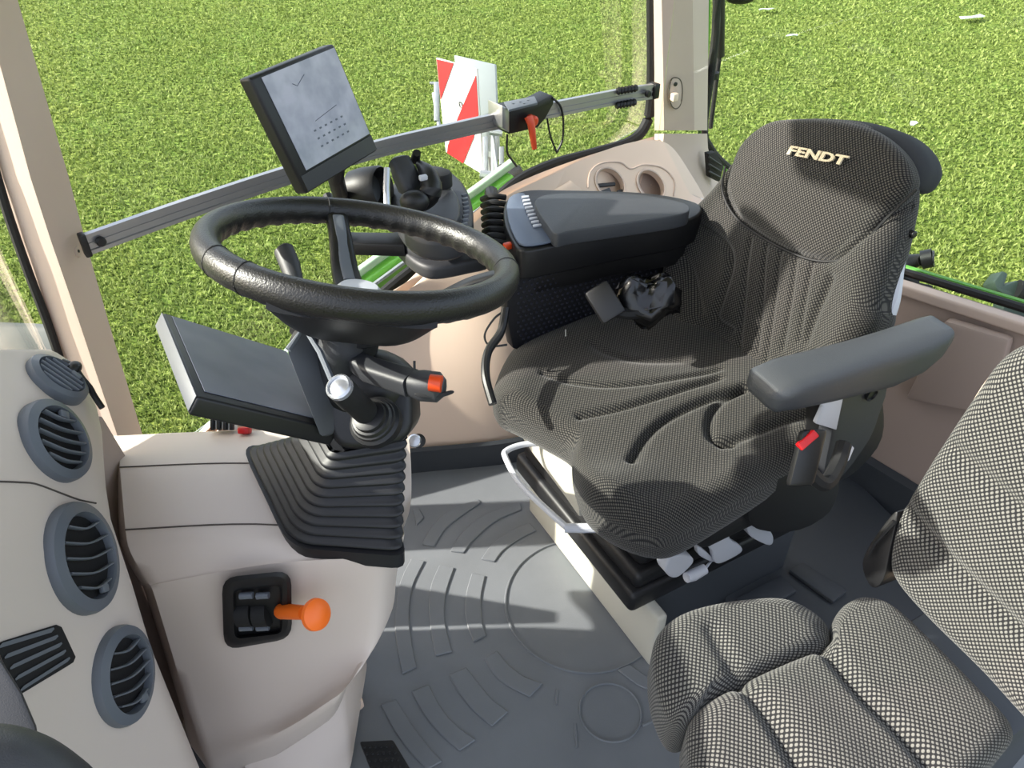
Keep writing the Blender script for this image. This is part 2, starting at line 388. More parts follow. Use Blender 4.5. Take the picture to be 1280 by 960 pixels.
for o_, i_ in (([(320, 540), (360, 470), (440, 405), (530, 372)], [(365, 548), (410, 480), (480, 425), (540, 385)]),
               ([(425, 565), (470, 495), (560, 425), (685, 385)], [(475, 572), (520, 515), (600, 450), (692, 410)]),
               ([(540, 595), (580, 540), (650, 490), (720, 460)], [(590, 605), (620, 565), (680, 520), (745, 488)]),
               ([(285, 410), (310, 405)], [(300, 470), (328, 440)])):
    fl.append(seg_pad(q2(o_), q2(i_)))
def ring(c, r0, r1, h=.004): return lathe(c, V((0, 0, 1)), [(r0, 0), (r0+.002, h), (r1-.002, h), (r1, 0)], 64)
cc = Fz(763, 890); rr_ = (Fz(803, 890)-Fz(723, 890)).length/2
def ringloop(c, r0, r1, h=.004, seg=72):
    return loft([[c+V((math.cos(2*PI*k/seg)*r, math.sin(2*PI*k/seg)*r, z)) for r, z in ((r0, -.001), (r0+.0015, h), (r1-.0015, h), (r1, -.001))] for k in range(seg)], True, False, False, loop=True)
fl.append(ringloop(cc, rr_-.005, rr_))
# big swivel circle fitted through three of its points
pA, pB, pC = Fz(689, 680), Fz(630, 751), Fz(679, 828)
def circ(a, b, c):
    ax, ay, bx, by, cx, cy = a.x, a.y, b.x, b.y, c.x, c.y; d = 2*(ax*(by-cy)+bx*(cy-ay)+cx*(ay-by))
    ux = ((ax*ax+ay*ay)*(by-cy)+(bx*bx+by*by)*(cy-ay)+(cx*cx+cy*cy)*(ay-by))/d; uy = ((ax*ax+ay*ay)*(cx-bx)+(bx*bx+by*by)*(ax-cx)+(cx*cx+cy*cy)*(bx-ax))/d
    return V((ux, uy, 0)), math.hypot(ux-ax, uy-ay)
c0, r0 = circ(pA, pB, pC); fl.append(ringloop(c0, r0-.006, r0))
fl.append(tube([Fz(719, 905)+V((0, 0, 0)), Fz(721, 935)], .003, 6)); fl.append(tube([Fz(697, 862), Fz(695, 882)], .003, 6))
fl.append(tube([Fz(803, 907), Fz(830, 895)], .003, 6))
mk('floor', fl, MAT, kind='structure')
# raised dark tray behind the driver seat and kick strip
tr = [Z(930, 700, .012), Z(1040, 600, .012), Z(1130, 650, .012), Z(1075, 760, .012), Z(990, 800, .012)]
mk('floor_tray', [prism([S(.2, -.62, .0), S(.62, -.62, .0), S(.72, .02, .0), S(.15, .02, .0)], (0, 0, .03), .008),
                  prism([Z(918, 752, .03), Z(975, 722, .03), Z(995, 742, .03), Z(945, 772, .03)], (0, 0, .012), .004),
                  prism([Z(985, 716, .03), Z(1002, 706, .03), Z(1058, 742, .03), Z(1040, 756, .03)], (0, 0, .012), .004)], MATD, kind='structure')

# =============== right side wall: from the sill, over the wheel arch, down to the floor
top = cr([W(150, 700, 1.5), W(250, 560, 1.5), W(400, 440, 1.49), W(500, 372, 1.48), W(548, 326, 1.48), W(600, 272, 1.47), W(650, 236, 1.47), W(740, 200, 1.5), W(840, 170, 1.55)], 6)
botpx = [(330, 640), (400, 612), (450, 598), (517, 588), (640, 575), (700, 552), (760, 520), (830, 480), (880, 440)]
bot = cr([Z(x, y, .0) for x, y in botpx], 6)
crest = cr([V(p) for p in ((-.78, 1.34, .20), (-.56, 1.50, .28), (-.42, 1.61, .36), (-.27, 1.68, .40), (-.05, 1.70, .44), (.10, 1.74, .36), (.22, 1.80, .32), (.32, 1.90, .32), (.42, 2.02, .34))], 6)
rows = []
for k in range(21):
    t = k/20; r_ = []
    for a, c, b in zip(top, crest, bot):
        r_.append(a.lerp(c, t/.35)+UPZ*.02*math.sin(PI*t/.35) if t < .35 else c.lerp(b, (t-.35)/.65)+V((0, -.035, .02))*math.sin(PI*(t-.35)/.65))
    rows.append(r_)
for j in range(len(rows[0])): rows[-1][j].z = .0
front = rows; n_ = len(front[0])
Vw = [p for r_ in front for p in r_]+[p+NN*.03 for r_ in front for p in r_]
Fw = []
for i in range(20):
    for j in range(n_-1):
        a = i*n_+j; Fw.append([a, a+1, a+n_+1, a+n_]); o_ = 21*n_; Fw.append([a+o_, a+n_+o_, a+n_+1+o_, a+1+o_])
mk('wall_right', (Vw, Fw, 0, None), BEIGE, kind='structure', sharp=60)
ks = [p+V((0, 0, .001)) for p in bot]
mk('baseboard_right', loft([[p-NN*.012, p-NN*.012+V((0, 0, .075)), p+V((0, 0, .08))+NN*.0, p+NN*.02+V((0, 0, .0))] for p in bot]), MATD, kind='structure')

# =============== rear wall + sill
c1, c2 = RW(1060, 350, 1.64), RW(1500, 480, 1.64)
def wallgrid(tp, bt, th, nk=6):
    return loft([[a, b, b+th, a+th] for a, b in zip(tp, bt)])
rt = [RW(1000, 322, 1.66), RW(1130, 362, 1.66), RW(1280, 410, 1.66), RW(1500, 485, 1.66)]
rb = [V((p.x, p.y, 0))-RR*.07 for p in rt]
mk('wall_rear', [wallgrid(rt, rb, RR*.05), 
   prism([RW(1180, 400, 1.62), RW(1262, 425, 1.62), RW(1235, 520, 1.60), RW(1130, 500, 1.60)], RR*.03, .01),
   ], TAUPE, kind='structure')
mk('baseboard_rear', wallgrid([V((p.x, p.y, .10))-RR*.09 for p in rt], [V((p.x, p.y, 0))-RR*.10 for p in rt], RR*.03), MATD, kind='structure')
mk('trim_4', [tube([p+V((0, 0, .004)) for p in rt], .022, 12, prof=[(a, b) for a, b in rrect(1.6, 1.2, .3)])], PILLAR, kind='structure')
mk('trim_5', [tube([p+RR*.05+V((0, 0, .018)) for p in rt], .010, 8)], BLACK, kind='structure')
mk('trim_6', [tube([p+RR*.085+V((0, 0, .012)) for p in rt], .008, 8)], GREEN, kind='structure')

# =============== C pillar (right rear) and ledge
def sect(px, D): return [W(x, y, d) for (x, y), d in zip(px, D)]
def pillar_rings(rows, back=.09):
    out = []
    for y, xs, Ds in rows:
        f = [W(x, y, d) for x, d in zip(xs, Ds)]
        out.append(f+[f[-1]+(f[-1]-CAM).normalized()*back*.8, f[0]+(f[0]-CAM).normalized()*back])
    return out
cprow = [(-330, (803, 815, 862, 884), (1.57, 1.53, 1.50, 1.56)), (0, (817, 827, 866, 886), (1.57, 1.53, 1.50, 1.56)), (90, (818, 829, 867, 885), (1.57, 1.53, 1.50, 1.56)), (163, (818, 830, 868, 884), (1.57, 1.53, 1.50, 1.56))]
mk('trim_2', [loft(pillar_rings(cprow))], PILLAR, kind='structure', sharp=25)
# flared foot under the seam
ft = [(167, (818, 830, 868, 884), (1.57, 1.53, 1.50, 1.56)), (185, (814, 828, 868, 885), (1.565, 1.525, 1.50, 1.56)), (205, (800, 826, 870, 890), (1.555, 1.515, 1.49, 1.55)),
      (232, (790, 830, 880, 905), (1.53, 1.50, 1.47, 1.53)), (275, (800, 850, 900, 930), (1.50, 1.46, 1.43, 1.49)), (330, (830, 870, 930, 960), (1.46, 1.43, 1.40, 1.45))]
mk('trim_7', [loft(pillar_rings(ft))], PILLAR, kind='structure', sharp=40)
# ledge with the cup wells
lz = .565; ln = (V((0, 0, 1))-NN*.95).normalized()
lp0 = W(700, 232, 1.46)
def LP(x, y, off=0): return PL(x, y, lp0+ln*off, ln)
led = cr([LP(*p) for p in ((590, 300), (600, 272), (628, 252), (660, 232), (700, 212), (750, 190), (800, 176), (835, 180), (862, 215), (885, 260), (880, 300), (760, 310))], 5, True)
def hole(c, r, n=28, off=0, sx=1): 
    x, y, nn = axes(ln); cc_ = LP(*c, off); return [cc_+x*math.cos(2*PI*k/n)*r*sx+y*math.sin(2*PI*k/n)*r for k in range(n)]
CUPS = [(763, 229), (814, 231)]; cr_ = .047
mk('ledge', [holed(led, [hole(c, cr_) for c in CUPS], lp0, ln, .02)], BEIGE, kind='structure')
x_, y_, _n = axes(ln)
tray = thing('cup_holder', 'beige double cup holder sunk in the window ledge by the rear right pillar', 'cup holder', LP(788, 230, -.06))
for c in CUPS:
    pts = [hole(c, r, 28, o) for r, o in ((cr_+.004, .001), (cr_+.002, .004), (cr_-.002, .003), (cr_-.004, -.01), (cr_-.006, -.05), (.002, -.05), (.002, -.055), (cr_, -.055), (cr_+.003, -.002))]
    mk('cup_well', [loft(pts, cap0=False, cap1=False)], PILLAR, tray)
rl = cr([LP(*p, .001) for p in ((735, 235), (738, 215), (752, 204), (775, 203), (788, 211), (805, 206), (828, 210), (843, 226), (842, 245))], 6)
mk('rim', [tube(rl, .0025, 6)], PILLAR, tray)
kk = mk('plastic_clip', [tube([LP(748, 232, -.02), LP(768, 230, -.015)], .006, 8), box(LP(755, 240, -.01), .045, .012, .008, x_, y_, ln, .002), box(LP(775, 240, -.01), .02, .012, .008, x_, y_, ln, .002)], DGREY, label='dark plastic clip lying in the left well of the beige cup holder', cat='clip')
mk('hatch_cover', [prism([LP(*p, .001) for p in ((668, 252), (712, 226), (728, 238), (690, 262))], ln*.003, .001)], BEIGE, label='flat beige hatch cover let into the window ledge left of the cup holder', cat='cover')
# latch plate and sticker on the pillar
def CP(x, y, off=0): return PL(x, y, W(845, 100, 1.515)-NN*off, (NN+RR*(-.0)).normalized())
pn = (W(829, 90, 1.53)-W(867, 90, 1.50)).cross(V((0, 0, 1))).normalized()
if pn.dot(CAM-W(845, 100)) < 0: pn = -pn
pp0 = W(867, 90, 1.50)
def CPl(x, y, off=0): return PL(x, y, pp0+pn*off, pn)
lt = thing('latch_plate', 'small pale oval latch plate with a hook on the rear right pillar', 'latch', CPl(846, 134))
mk('plate', [prism(cr([CPl(*p) for p in ((839, 100), (845, 97), (851, 101), (853, 114), (851, 130), (845, 136), (839, 131), (836, 116))], 4, True), pn*.004, .0015)], PILLAR, lt)
mk('plate_rim', [tube(cr([CPl(*p, .004) for p in ((839, 100), (845, 97), (851, 101), (853, 114), (851, 130), (845, 136), (839, 131), (836, 116))], 4, True), .0016, 6, closed=True)], SEAM, lt)
mk('hook', [box(CPl(843, 121, .014), .022, .022, .022, RR, V((0, 0, 1)), pn, .004)], BEIGE, lt)
mk('screw', [lathe(CPl(844, 105, .003), pn, [(.006, 0), (.006, .003), (.002, .004)], 16)], BLACK, lt)
mk('sticker', [prism([CPl(*p, .001) for p in ((829, -6), (855, -6), (856, 10), (830, 9))], pn*.001)], LGREY, label='small pale rectangular sticker at the top of the rear right pillar', cat='sticker')

# black rubber seal and door edge right of the pillar
def P2(x, y, D=1.60): return W(x, y, D)
mk('trim_8', [tube(cr([P2(*p) for p in ((893, -300), (896, 0), (890, 80), (880, 160), (888, 185), (905, 205), (935, 228))], 6), .013, 10)], BLACKM, kind='structure')
mk('trim_9', [tube(cr([P2(*p, 1.58) for p in ((880, -300), (886, 0), (880, 100), (874, 155), (880, 185), (902, 208), (930, 232))], 6), .006, 8)], GREEN, kind='structure')
gs = thing('gas_strut', 'black gas strut standing upright beside the rear right pillar', 'strut', P2(882, 165, 1.66))
mk('cylinder', [tube([P2(902, -320, 1.68), P2(900, 70, 1.68)], .015, 12)], BLACK, gs)
mk('rod', [tube([P2(900, 65, 1.68), P2(888, 160, 1.68)], .008, 12)], BLACKM, gs)
mk('clamp', [lathe(P2(890, 94, 1.66), V((0, 0, 1)), [(.012, -.012), (.022, -.010), (.022, .010), (.012, .012)], 16), lathe(P2(882, 94, 1.64), -NN, [(.012, -.01), (.012, .02), (.006, .022)], 14)], BLACK, gs)
gv_ = thing('air_grille', 'dark slatted air grille tucked behind the driver backrest corner', 'grille', P2(895, 215, 1.5))
mk('grille_frame', [prism([P2(*p, 1.47) for p in ((886, 192), (895, 190), (905, 208), (900, 228), (888, 222))], NN*.02, .003)], BLACKM, gv_)
for k in range(3): mk('slat', [tube([P2(886, 196+k*9, 1.465), P2(901, 206+k*8, 1.465)], .003, 6)], DGREY, gv_)

# =============== A pillar (front right)
ap = [(-330, (-190, -118, -72), (1.50, 1.44, 1.53)), (0, (-60, -22, 22), (1.50, 1.44, 1.53)), (222, (0, 38, 86), (1.50, 1.44, 1.53)), (302, (26, 64, 107), (1.50, 1.44, 1.53)), (400, (60, 98, 135), (1.50, 1.44, 1.53)), (460, (82, 118, 153), (1.50, 1.44, 1.53)), (560, (118, 152, 183), (1.50, 1.44, 1.53)), (700, (170, 198, 222), (1.50, 1.44, 1.53))]
rings = []
for y, xs, Ds in ap:
    f = [W(x, y, d) for x, d in zip(xs, Ds)]
    rings.append([f[0], f[0].lerp(f[1], .5)-NN*.004, f[1]-NN*.0, f[1].lerp(f[2], .12), f[2], f[2]+NN*.05, f[0]+NN*.08])
mk('trim_1', [loft(rings)], PILLAR, kind='structure', sharp=25)
mk('trim_10', [tube(cr([W(x, y, 1.49) for x, y in ((-192, -330), (-64, 0), (-4, 222), (28, 320), (58, 400), (76, 452), (90, 490), (140, 620))], 4), .008, 8)], BLACKM, kind='structure')
ws = thing('pillar_screw', 'small round screw cover low on the front right pillar', 'screw cover', W(94, 314, 1.47))
nA = (W(64, 302, 1.44)-W(107, 302, 1.53)).cross(V((0, 0, 1))).normalized(); nA = nA if nA.dot(CAM-W(94, 314)) > 0 else -nA
mk('cap', [lathe(W(94, 314, 1.503), nA, [(.012, -.004), (.012, .004), (.010, .006), (.003, .006)], 20)], PILLAR, ws)
mk('socket', [lathe(W(94, 314, 1.503)+nA*.006, nA, [(.003, 0), (.003, .0012), (.0005, .0014)], 10)], BLACK, ws)

# =============== window seals and green frame on the right side
seal = cr([W(x, y, 1.60) for x, y in ((60, -300), (-60, 0)) ][:0]+[W(x, y, 1.60) for x, y in ((813, -300), (815, 0), (814, 120), (806, 158), (785, 178), (740, 192), (690, 206), (645, 228), (600, 268), (540, 318), (480, 366), (400, 440), (300, 530), (200, 620))], 6)
mk('trim_11', [tube(seal, .016, 10)], BLACKM, kind='structure')
mk('trim_12', [tube([p+V((0, 0, -.019))-NN*.028 for p in seal[20:]], .0055, 8)], GREEN, kind='structure')
gb = cr([W(x, y, 1.70) for x, y in ((640, 222), (600, 252), (538, 296), (478, 338), (424, 382), (360, 462), (270, 548), (170, 650))], 6)
fr = thing('green_frame', 'bright green painted lower frame beam outside the right window', 'frame', gb[-1])
mk('beam', [tube([p-V((0, 0, .03)) for p in gb], .036, prof=rrect(1.9, 3.0, .4))], GREEN, fr)
mk('glass_edge', [tube([p+V((0, 0, .045)) for p in gb], .014, prof=rrect(1.6, 1.6, .4))], PALEG, fr)
mk('drip_rail', [tube([p-NN*.05+V((0, 0, .018)) for p in gb], .006, 8)], STEEL, fr)

# =============== panes
def pane(name, pts, n): return mk(name, [prism(pts, n*.004)], GLASS, kind='structure', smooth=False)
bA, bC = W(150, 560, 1.635), W(828, 170, 1.635)
pane('window_1', [V((-.80, 1.45, .16))+NN*.0, V((-.29, 1.83, .40)), V((.02, 2.09, .50)), V((.42, 2.42, .60)), V((.42, 2.42, 1.75)), V((-.80, 1.45, 1.75))], NN)
pane('window_2', [RR*1.72+NN*1.50+V((0, 0, .50)), RR*1.72-NN*.2+V((0, 0, .50)), RR*1.72-NN*.2+V((0, 0, 1.75)), RR*1.72+NN*1.50+V((0, 0, 1.75))], RR)
wf = W(0, 300, 1.53)
fRd = RR.dot(W(30, 320, 1.5))-.03
pane('window_3', [RR*fRd+NN*1.47+V((0, 0, .55)), RR*(fRd-.12)+NN*.75+V((0, 0, .55)), RR*(fRd-.12)+NN*.75+V((0, 0, 1.75)), RR*fRd+NN*1.47+V((0, 0, 1.75))], -RR)

# =============== roof
rz = 1.75
def CW(r_, n_, z): return RR*r_+NN*n_+V((0, 0, z))
mk('ceiling', [prism([CW(-.02, .05, rz), CW(1.75, .05, rz), CW(1.78, 1.70, rz), CW(-.02, 1.66, rz)], (0, 0, .14), .03)], CREAM, kind='structure')
# =============== front console (cream) under the steering column
con = thing('front_console', 'large cream steering console with seams rising from the floor', 'console', V((-.3, .85, 0)))
def PY(x, y, yy): return PL(x, y, V((0, yy, 0)), V((0, 1, 0)))
rowsC = [((146, 545), (330, 538), (470, 545), (505, 560), 1.02), ((149, 562), (320, 553), (470, 560), (508, 580), .97), ((150, 584), (310, 579), (470, 590), (510, 610), .90), ((153, 620), (320, 615), (470, 640), (510, 650), .83),
         ((157, 662), (320, 655), (470, 668), (506, 675), .765), ((163, 690), (320, 676), (460, 688), (500, 690), .735), ((185, 728), (330, 704), (455, 697), (500, 700), .71), ((191, 738), (330, 712), (455, 704), (500, 706), .705),
         ((210, 800), (330, 775), (450, 755), (491, 750), .695), ((228, 860), (340, 835), (445, 805), (486, 795), .675), ((245, 915), (350, 895), (430, 850), (468, 828), .645), ((262, 962), (350, 920), (410, 882), (440, 862), .62), ((275, 985), (352, 940), (405, 905), (430, 885), .66)]
grid = []
for *ps_, yy in rowsC:
    pts = cr([PY(*p, yy) for p in ps_], 6)
    # round the near face away at both ends
    n = len(pts)
    grid.append([p+V((0, .05*max(0, (i/(n-1)-.72)/.28)**2, 0)) for i, p in enumerate(pts)])
dens = []
cols = list(zip(*grid)); cols = [cr(c, 4) for c in cols]; grid = [list(r) for r in zip(*cols)]
n = len(grid[0]); m = len(grid)
Vc = [p for r in grid for p in r]; 
back = [[(lambda q_: V((q_.x-.015, q_.y, max(q_.z+(0 if i > 14 else 0), .02))))(CAM+(p-CAM)*(1.04+.14*min(1, i/24))) for p in r] for i, r in enumerate(grid)]
Fc = [[i*n+j, i*n+j+1, (i+1)*n+j+1, (i+1)*n+j] for i in range(m-1) for j in range(n-1)]
o_ = len(Vc); Vc += [p for r in back for p in r]
Fc += [[o_+i*n+j, o_+(i+1)*n+j, o_+(i+1)*n+j+1, o_+i*n+j+1] for i in range(m-1) for j in range(n-1)]
for i in range(m-1): Fc += [[i*n, (i+1)*n, o_+(i+1)*n, o_+i*n], [i*n+n-1, o_+i*n+n-1, o_+(i+1)*n+n-1, (i+1)*n+n-1]]
for j in range(n-1): Fc += [[j, o_+j, o_+j+1, j+1], [(m-1)*n+j, (m-1)*n+j+1, o_+(m-1)*n+j+1, o_+(m-1)*n+j]]
body = mk('body', (Vc, Fc, 0, None), CREAM, con, sharp=50)
def seamline(k, a, b, r=.0013): return tube([grid[k][j]+V((0, -.0006, .0006)) for j in range(a, b)], r, 5)
mk('seam', [seamline(8, 0, 11)], SEAM, body); mk('seam', [seamline(16, 0, 12)], SEAM, body)
# lower foot of the console, reaching the floor
mk('foot', [prism([Z(300, 940, .14), Z(430, 868, .14), Z(440, 960, .02), Z(420, 1010, .0), Z(320, 1060, .0)], (0, .2, .0), .01),
            loft([[V((-.54, .80, .0)), V((-.345, .80, .0)), V((-.40, .98, .0)), V((-.6, .98, .0))], [V((-.52, .76, .26)), V((-.33, .77, .26)), V((-.38, .94, .3)), V((-.58, .96, .3))]])], CREAM, con)
mk('foot_strip', [prism([PY(*p, .70) for p in ((358, 938), (386, 920), (412, 962), (375, 985))], (0, .02, 0), .003)], MATD, con, label='dark strip at the foot')
mk('mat_clip', [box(Z(440, 880, .02), .04, .03, .03, RR, NN, UPZ, .006)], BEIGE, con)
# lever gate
cA, cB, cC, cD = [PY(*p, .699) for p in ((279, 722), (364, 715), (363, 798), (282, 811))]
gn = V((0, -1, 0))
def GP(x, y, off=0): return PY(x, y, .688-off)
gate = thing('shift_gate', 'black square bezel with rockers and orange lever set in the cream console', 'lever', GP(322, 800))
def roundpoly(px, k, off): 
    out = []; n = len(px)
    for i in range(n):
        a, b, c = [V((*px[(i+d) % n], 0)) for d in (-1, 0, 1)]
        for t in (0, .25, .5, .75, 1):
            p = b.lerp(a, k).lerp(b, t).lerp(b.lerp(b.lerp(c, k), t), t); out.append(GP(p.x, p.y, off))
    return out
fr_o = [(277, 722), (364, 713), (365, 798), (280, 813)]; fr_i = [(294, 738), (350, 732), (350, 790), (296, 796)]
mk('bezel', [loft([roundpoly(fr_o, .22, -.02), roundpoly(fr_o, .22, .006), roundpoly([(283, 727), (359, 719), (360, 794), (285, 807)], .22, .010), roundpoly([(291, 735), (353, 728), (353, 792), (293, 799)], .15, .009), roundpoly(fr_i, .12, .003), roundpoly(fr_i, .12, .001)], True, True, True)], BLACK, gate)
for k, (x0, x1) in enumerate(((299, 317), (320, 337))):
    rk = mk('rocker', [tube([GP(x0, 765, -.004+.0), GP(x1, 765-1, -.004)], .022, 28)], BLACKM, gate)
    for yy in (745, 785): mk('ridge', [tube([GP(x0+1, yy, .008), GP(x1-1, yy-1, .008)], .005, 10)], MGREY, rk)
h0, h1, h2 = GP(352, 764, .008), GP(392, 768, .045), GP(416, 768, .062)
d_ = (h2-h0).normalized()
mk('lever_handle', [lathe(h0, d_, [(.004, -.01), (.0105, -.004), (.0115, .0), (.0105, .045), (.010, .06)], 20), lathe(h1, d_, [(.008, -.004), (.018, -.001), (.0225, .004), (.0215, .010), (.014, .015), (.004, .017)], 28)], ORANGE, gate, label='orange lever handle with a mushroom knob')

# =============== pedals
pd = thing('pedal', 'black rubber pedal with raised dots at the bottom edge of the floor', 'pedal', Z(478, 950, .0))
pq = [(450, 930), (492, 928), (520, 975), (474, 990)]
mk('pedal_pad', [prism([Z(*p, .06) for p in pq], (0, 0, .012), .004)]+
   [sphere(Z(450+(492-450)*(u+.5)/6+(24*(v+.5)/7), 930+(60*(v+.5)/7)-2*(u+.5)/6, .073), .0035, .0035, .002, seg=8, rg=4) for u in range(6) for v in range(7)], BLACKM, pd)
mk('pedal_arm', [tube([Z(485, 955, .055), Z(485, 955, .055)+V((-.02, .05, -.055))], .01, 8)], BLACK, pd)

# =============== bellows and column
col_ = thing('steering_column', 'black steering column shroud standing on a ribbed rubber bellows boot', 'steering column', Z(420, 640, .58))
C0, F0, B0 = Z(362, 683, .60), Z(514, 695, .60), Z(302, 556, .60)
C1, F1, B1 = Z(414, 568, .735), Z(513, 550, .735), Z(396, 536, .735)
# lower corner follows the console
rings = []; NF = 11
def rr4(c, f, b, k=.18):
    d = f+(b-c); P = [c, f, d, b]; out = []
    for i in range(4):
        a_, b_, c_ = P[i-1], P[i], P[(i+1) % 4]
        for t in (0, .2, .4, .6, .8, 1): 
            p0, p1 = b_.lerp(a_, k), b_.lerp(c_, k); out.append(p0.lerp(b_, t).lerp(b_.lerp(p1, t), t))
    return out
def scale(r, f):
    c = sum(r, V((0, 0, 0)))/len(r); return [V((c.x+(p.x-c.x)*f, c.y+(p.y-c.y)*f, p.z)) for p in r]
for i in range(NF):
    t = i/(NF-1); 
    for dt, f in ((0, .89), (.22, .98), (.42, 1.0), (.60, .98), (.80, .89)):
        tt = min(1, t+dt/(NF-1)); te = tt
        rings.append(scale(rr4(C0.lerp(C1, te), F0.lerp(F1, te), B0.lerp(B1, te)), f))
base = rr4(C0, F0, B0)
mk('bellows', [loft([[p-V((0, 0, .03)) for p in scale(base, 1.0)]]+[scale(base, 1.02)]+rings)], RUBBER, col_, sharp=80)
# shroud block above the bellows
def CB(px, d0, dd): return [DP(x, y, d0) for x, y in px]
shr = cr([DP(*p, 1.02) for p in ((408, 470), (430, 450), (470, 452), (505, 480), (513, 495), (512, 545), (470, 560), (430, 562), (412, 545), (405, 510))], 3, True)
mk('shroud', [prism(shr, FW*.10+UP*.01, .012, 3)], BLACK, col_)
cyl0, cyl1 = DP(428, 402, .985), DP(424, 470, 1.03)
mk('column_tube', [lathe(cyl1, (cyl0-cyl1), [(.030, -.03), (.030, .03), (.031, .032), (.031, .055), (.029, .058), (.029, .09)], 32)], DGREY, col_)
# neck flowing under the hub
mk('neck', [loft([[DP(*p, d)+FW*0 for p in pl_] for pl_, d in (())]) if False else sphere(DP(455, 480, 1.05), .075, .05, .05)], BLACK, col_)
# hood between display and column
hq = [(357, 438), (372, 412), (392, 404), (410, 420), (428, 462), (430, 508), (424, 540), (400, 548)]
mk('display_hood', [prism([DP(x, y, .96+.0010*(x-357)) for x, y in hq], FW*.05, .006)], pm('hood_grey', (.29, .30, .32), .5), col_)
mk('hood_ridge', [tube([DP(360, 437, .955), DP(380, 410, .97), DP(400, 440, .95), DP(428, 506, .93)], .004, 8)], MGREY, col_)
# right stalk with the orange ring
st = [(DP(446, 452, 1.00), .012), (DP(462, 462, .985), .014), (DP(490, 471, .97), .0145), (DP(515, 479, .955), .015), (DP(528, 482, .95), .018), (DP(548, 484, .945), .0175), (DP(556, 485, .944), .010)]
sk = mk('stalk', [tube([p for p, r in st[:4]], [r for p, r in st[:4]], prof=rrect(2.2, 1.9, .5)), tube([p for p, r in st[3:]], [r for p, r in st[3:]], prof=rrect(1.9, 2.0, .7))], DGREY, col_)
mk('orange_ring', [tube([DP(537, 478, .929), DP(552, 480, .928)], [.0105, .0105], 16)], ORANGED, sk, label='orange thumb switch')
mk('switch_guard', [prism(cr([DP(*p, .935) for p in ((520, 491), (545, 492), (563, 488), (565, 492), (548, 497), (522, 496))], 4, True), FW*.02, .002)], BLACKM, sk)
mk('pin', [tube([DP(518, 462, .945), DP(518, 451, .945)], .0016, 6)], BLACK, sk)
# left stalk peeking through the wheel
ls = mk('stalk', [tube([DP(384, 402, 1.02), DP(372, 362, 1.03), DP(362, 330, 1.04), DP(355, 313, 1.05), DP(351, 309, 1.05)], [.010, .010, .014, .014, .008], 14)], DGREY, col_)
mk('stalk_boot', [lathe(DP(380, 402, 1.02), (DP(372, 362, 1.03)-DP(384, 402, 1.02)), [(.024, -.03)]+[(.024-.001*k-(.004 if k % 2 else 0), -.02+k*.006) for k in range(7)], 20)], BLACKM, col_)
# stubby lever with silver end
kn_ = (DP(424, 484, .90)-DP(462, 520, .98)).normalized(); k0 = DP(462, 520, .98)
kb = mk('knob_lever', [lathe(k0, kn_, [(.016, 0), (.016, .05), (.017, .055), (.0165, .085), (.015, .09)], 24)], BLACKM, col_)
mk('knob_cap', [lathe(DP(424, 484, .897), kn_, [(.016, -.004), (.016, .002), (.0135, .004), (.012, .001), (.006, .004), (.001, .005)], 28)], SILVER, kb, label='silver end cap')
mk('lever_boot', [lathe(DP(468, 526, .985), kn_, [(.034, -.012), (.034, 0), (.030, .003), (.029, .007), (.027, .008), (.025, .013), (.022, .014), (.021, .02), (.016, .022)], 28)], BLACK, col_)

# =============== instrument display
dq = quad([(203, 390), (358, 438), (424, 538), (247, 496)], size=.20)
mean_d = sum((p-CAM).dot(FW) for p in dq)/4
dn = (dq[1]-dq[0]).cross(dq[3]-dq[0]).normalized(); dn = dn if dn.dot(CAM-dq[0]) > 0 else -dn
print('DISPLAY', dq, 'n', dn, [round((p-CAM).dot(FW), 3) for p in dq])
ds = thing('instrument_display', 'flat black tablet-like dashboard display tilted left of the steering column', 'display', dq[2]-UPZ*.05)
DX, DY = (dq[1]-dq[0]), (dq[3]-dq[0])
mk('housing', [prism(dq, -dn*.026, .004, 3)], BLACK, ds)
def dpt(u, v, off=0): return dq[0]+DX*u+DY*v+dn*off
def scrmat():
    m, nt, b = nodes('display_glass'); b.inputs['Base Color'].default_value = lin((.27, .30, .33)); b.inputs['Roughness'].default_value = .4; b.inputs['Specular IOR Level'].default_value = .25
    t = nt.nodes.new('ShaderNodeTexNoise'); t.inputs['Scale'].default_value = 14; tc = nt.nodes.new('ShaderNodeTexCoord'); nt.links.new(tc.outputs['Object'], t.inputs['Vector'])
    r = nt.nodes.new('ShaderNodeValToRGB'); nt.links.new(t.outputs['Fac'], r.inputs[0]); r.color_ramp.elements[0].color = lin((.36, .375, .43)); r.color_ramp.elements[1].color = lin((.50, .51, .56)); nt.links.new(r.outputs[0], b.inputs['Base Color']); return m
mk('screen', [prism([dpt(.06, .03, .0005), dpt(.985, .03, .0005), dpt(.93, .93, .0005), dpt(.06, .93, .0005)], dn*.0008)], scrmat(), ds)
mk('side_edge', [prism([dpt(0, .01, .0), dpt(0, .99, .0), dpt(0, .99, -.022), dpt(0, .01, -.022)], -DX*.008, .001)], pm('edge_grey', (.33, .34, .36), .5), ds, label='light grey left edge')

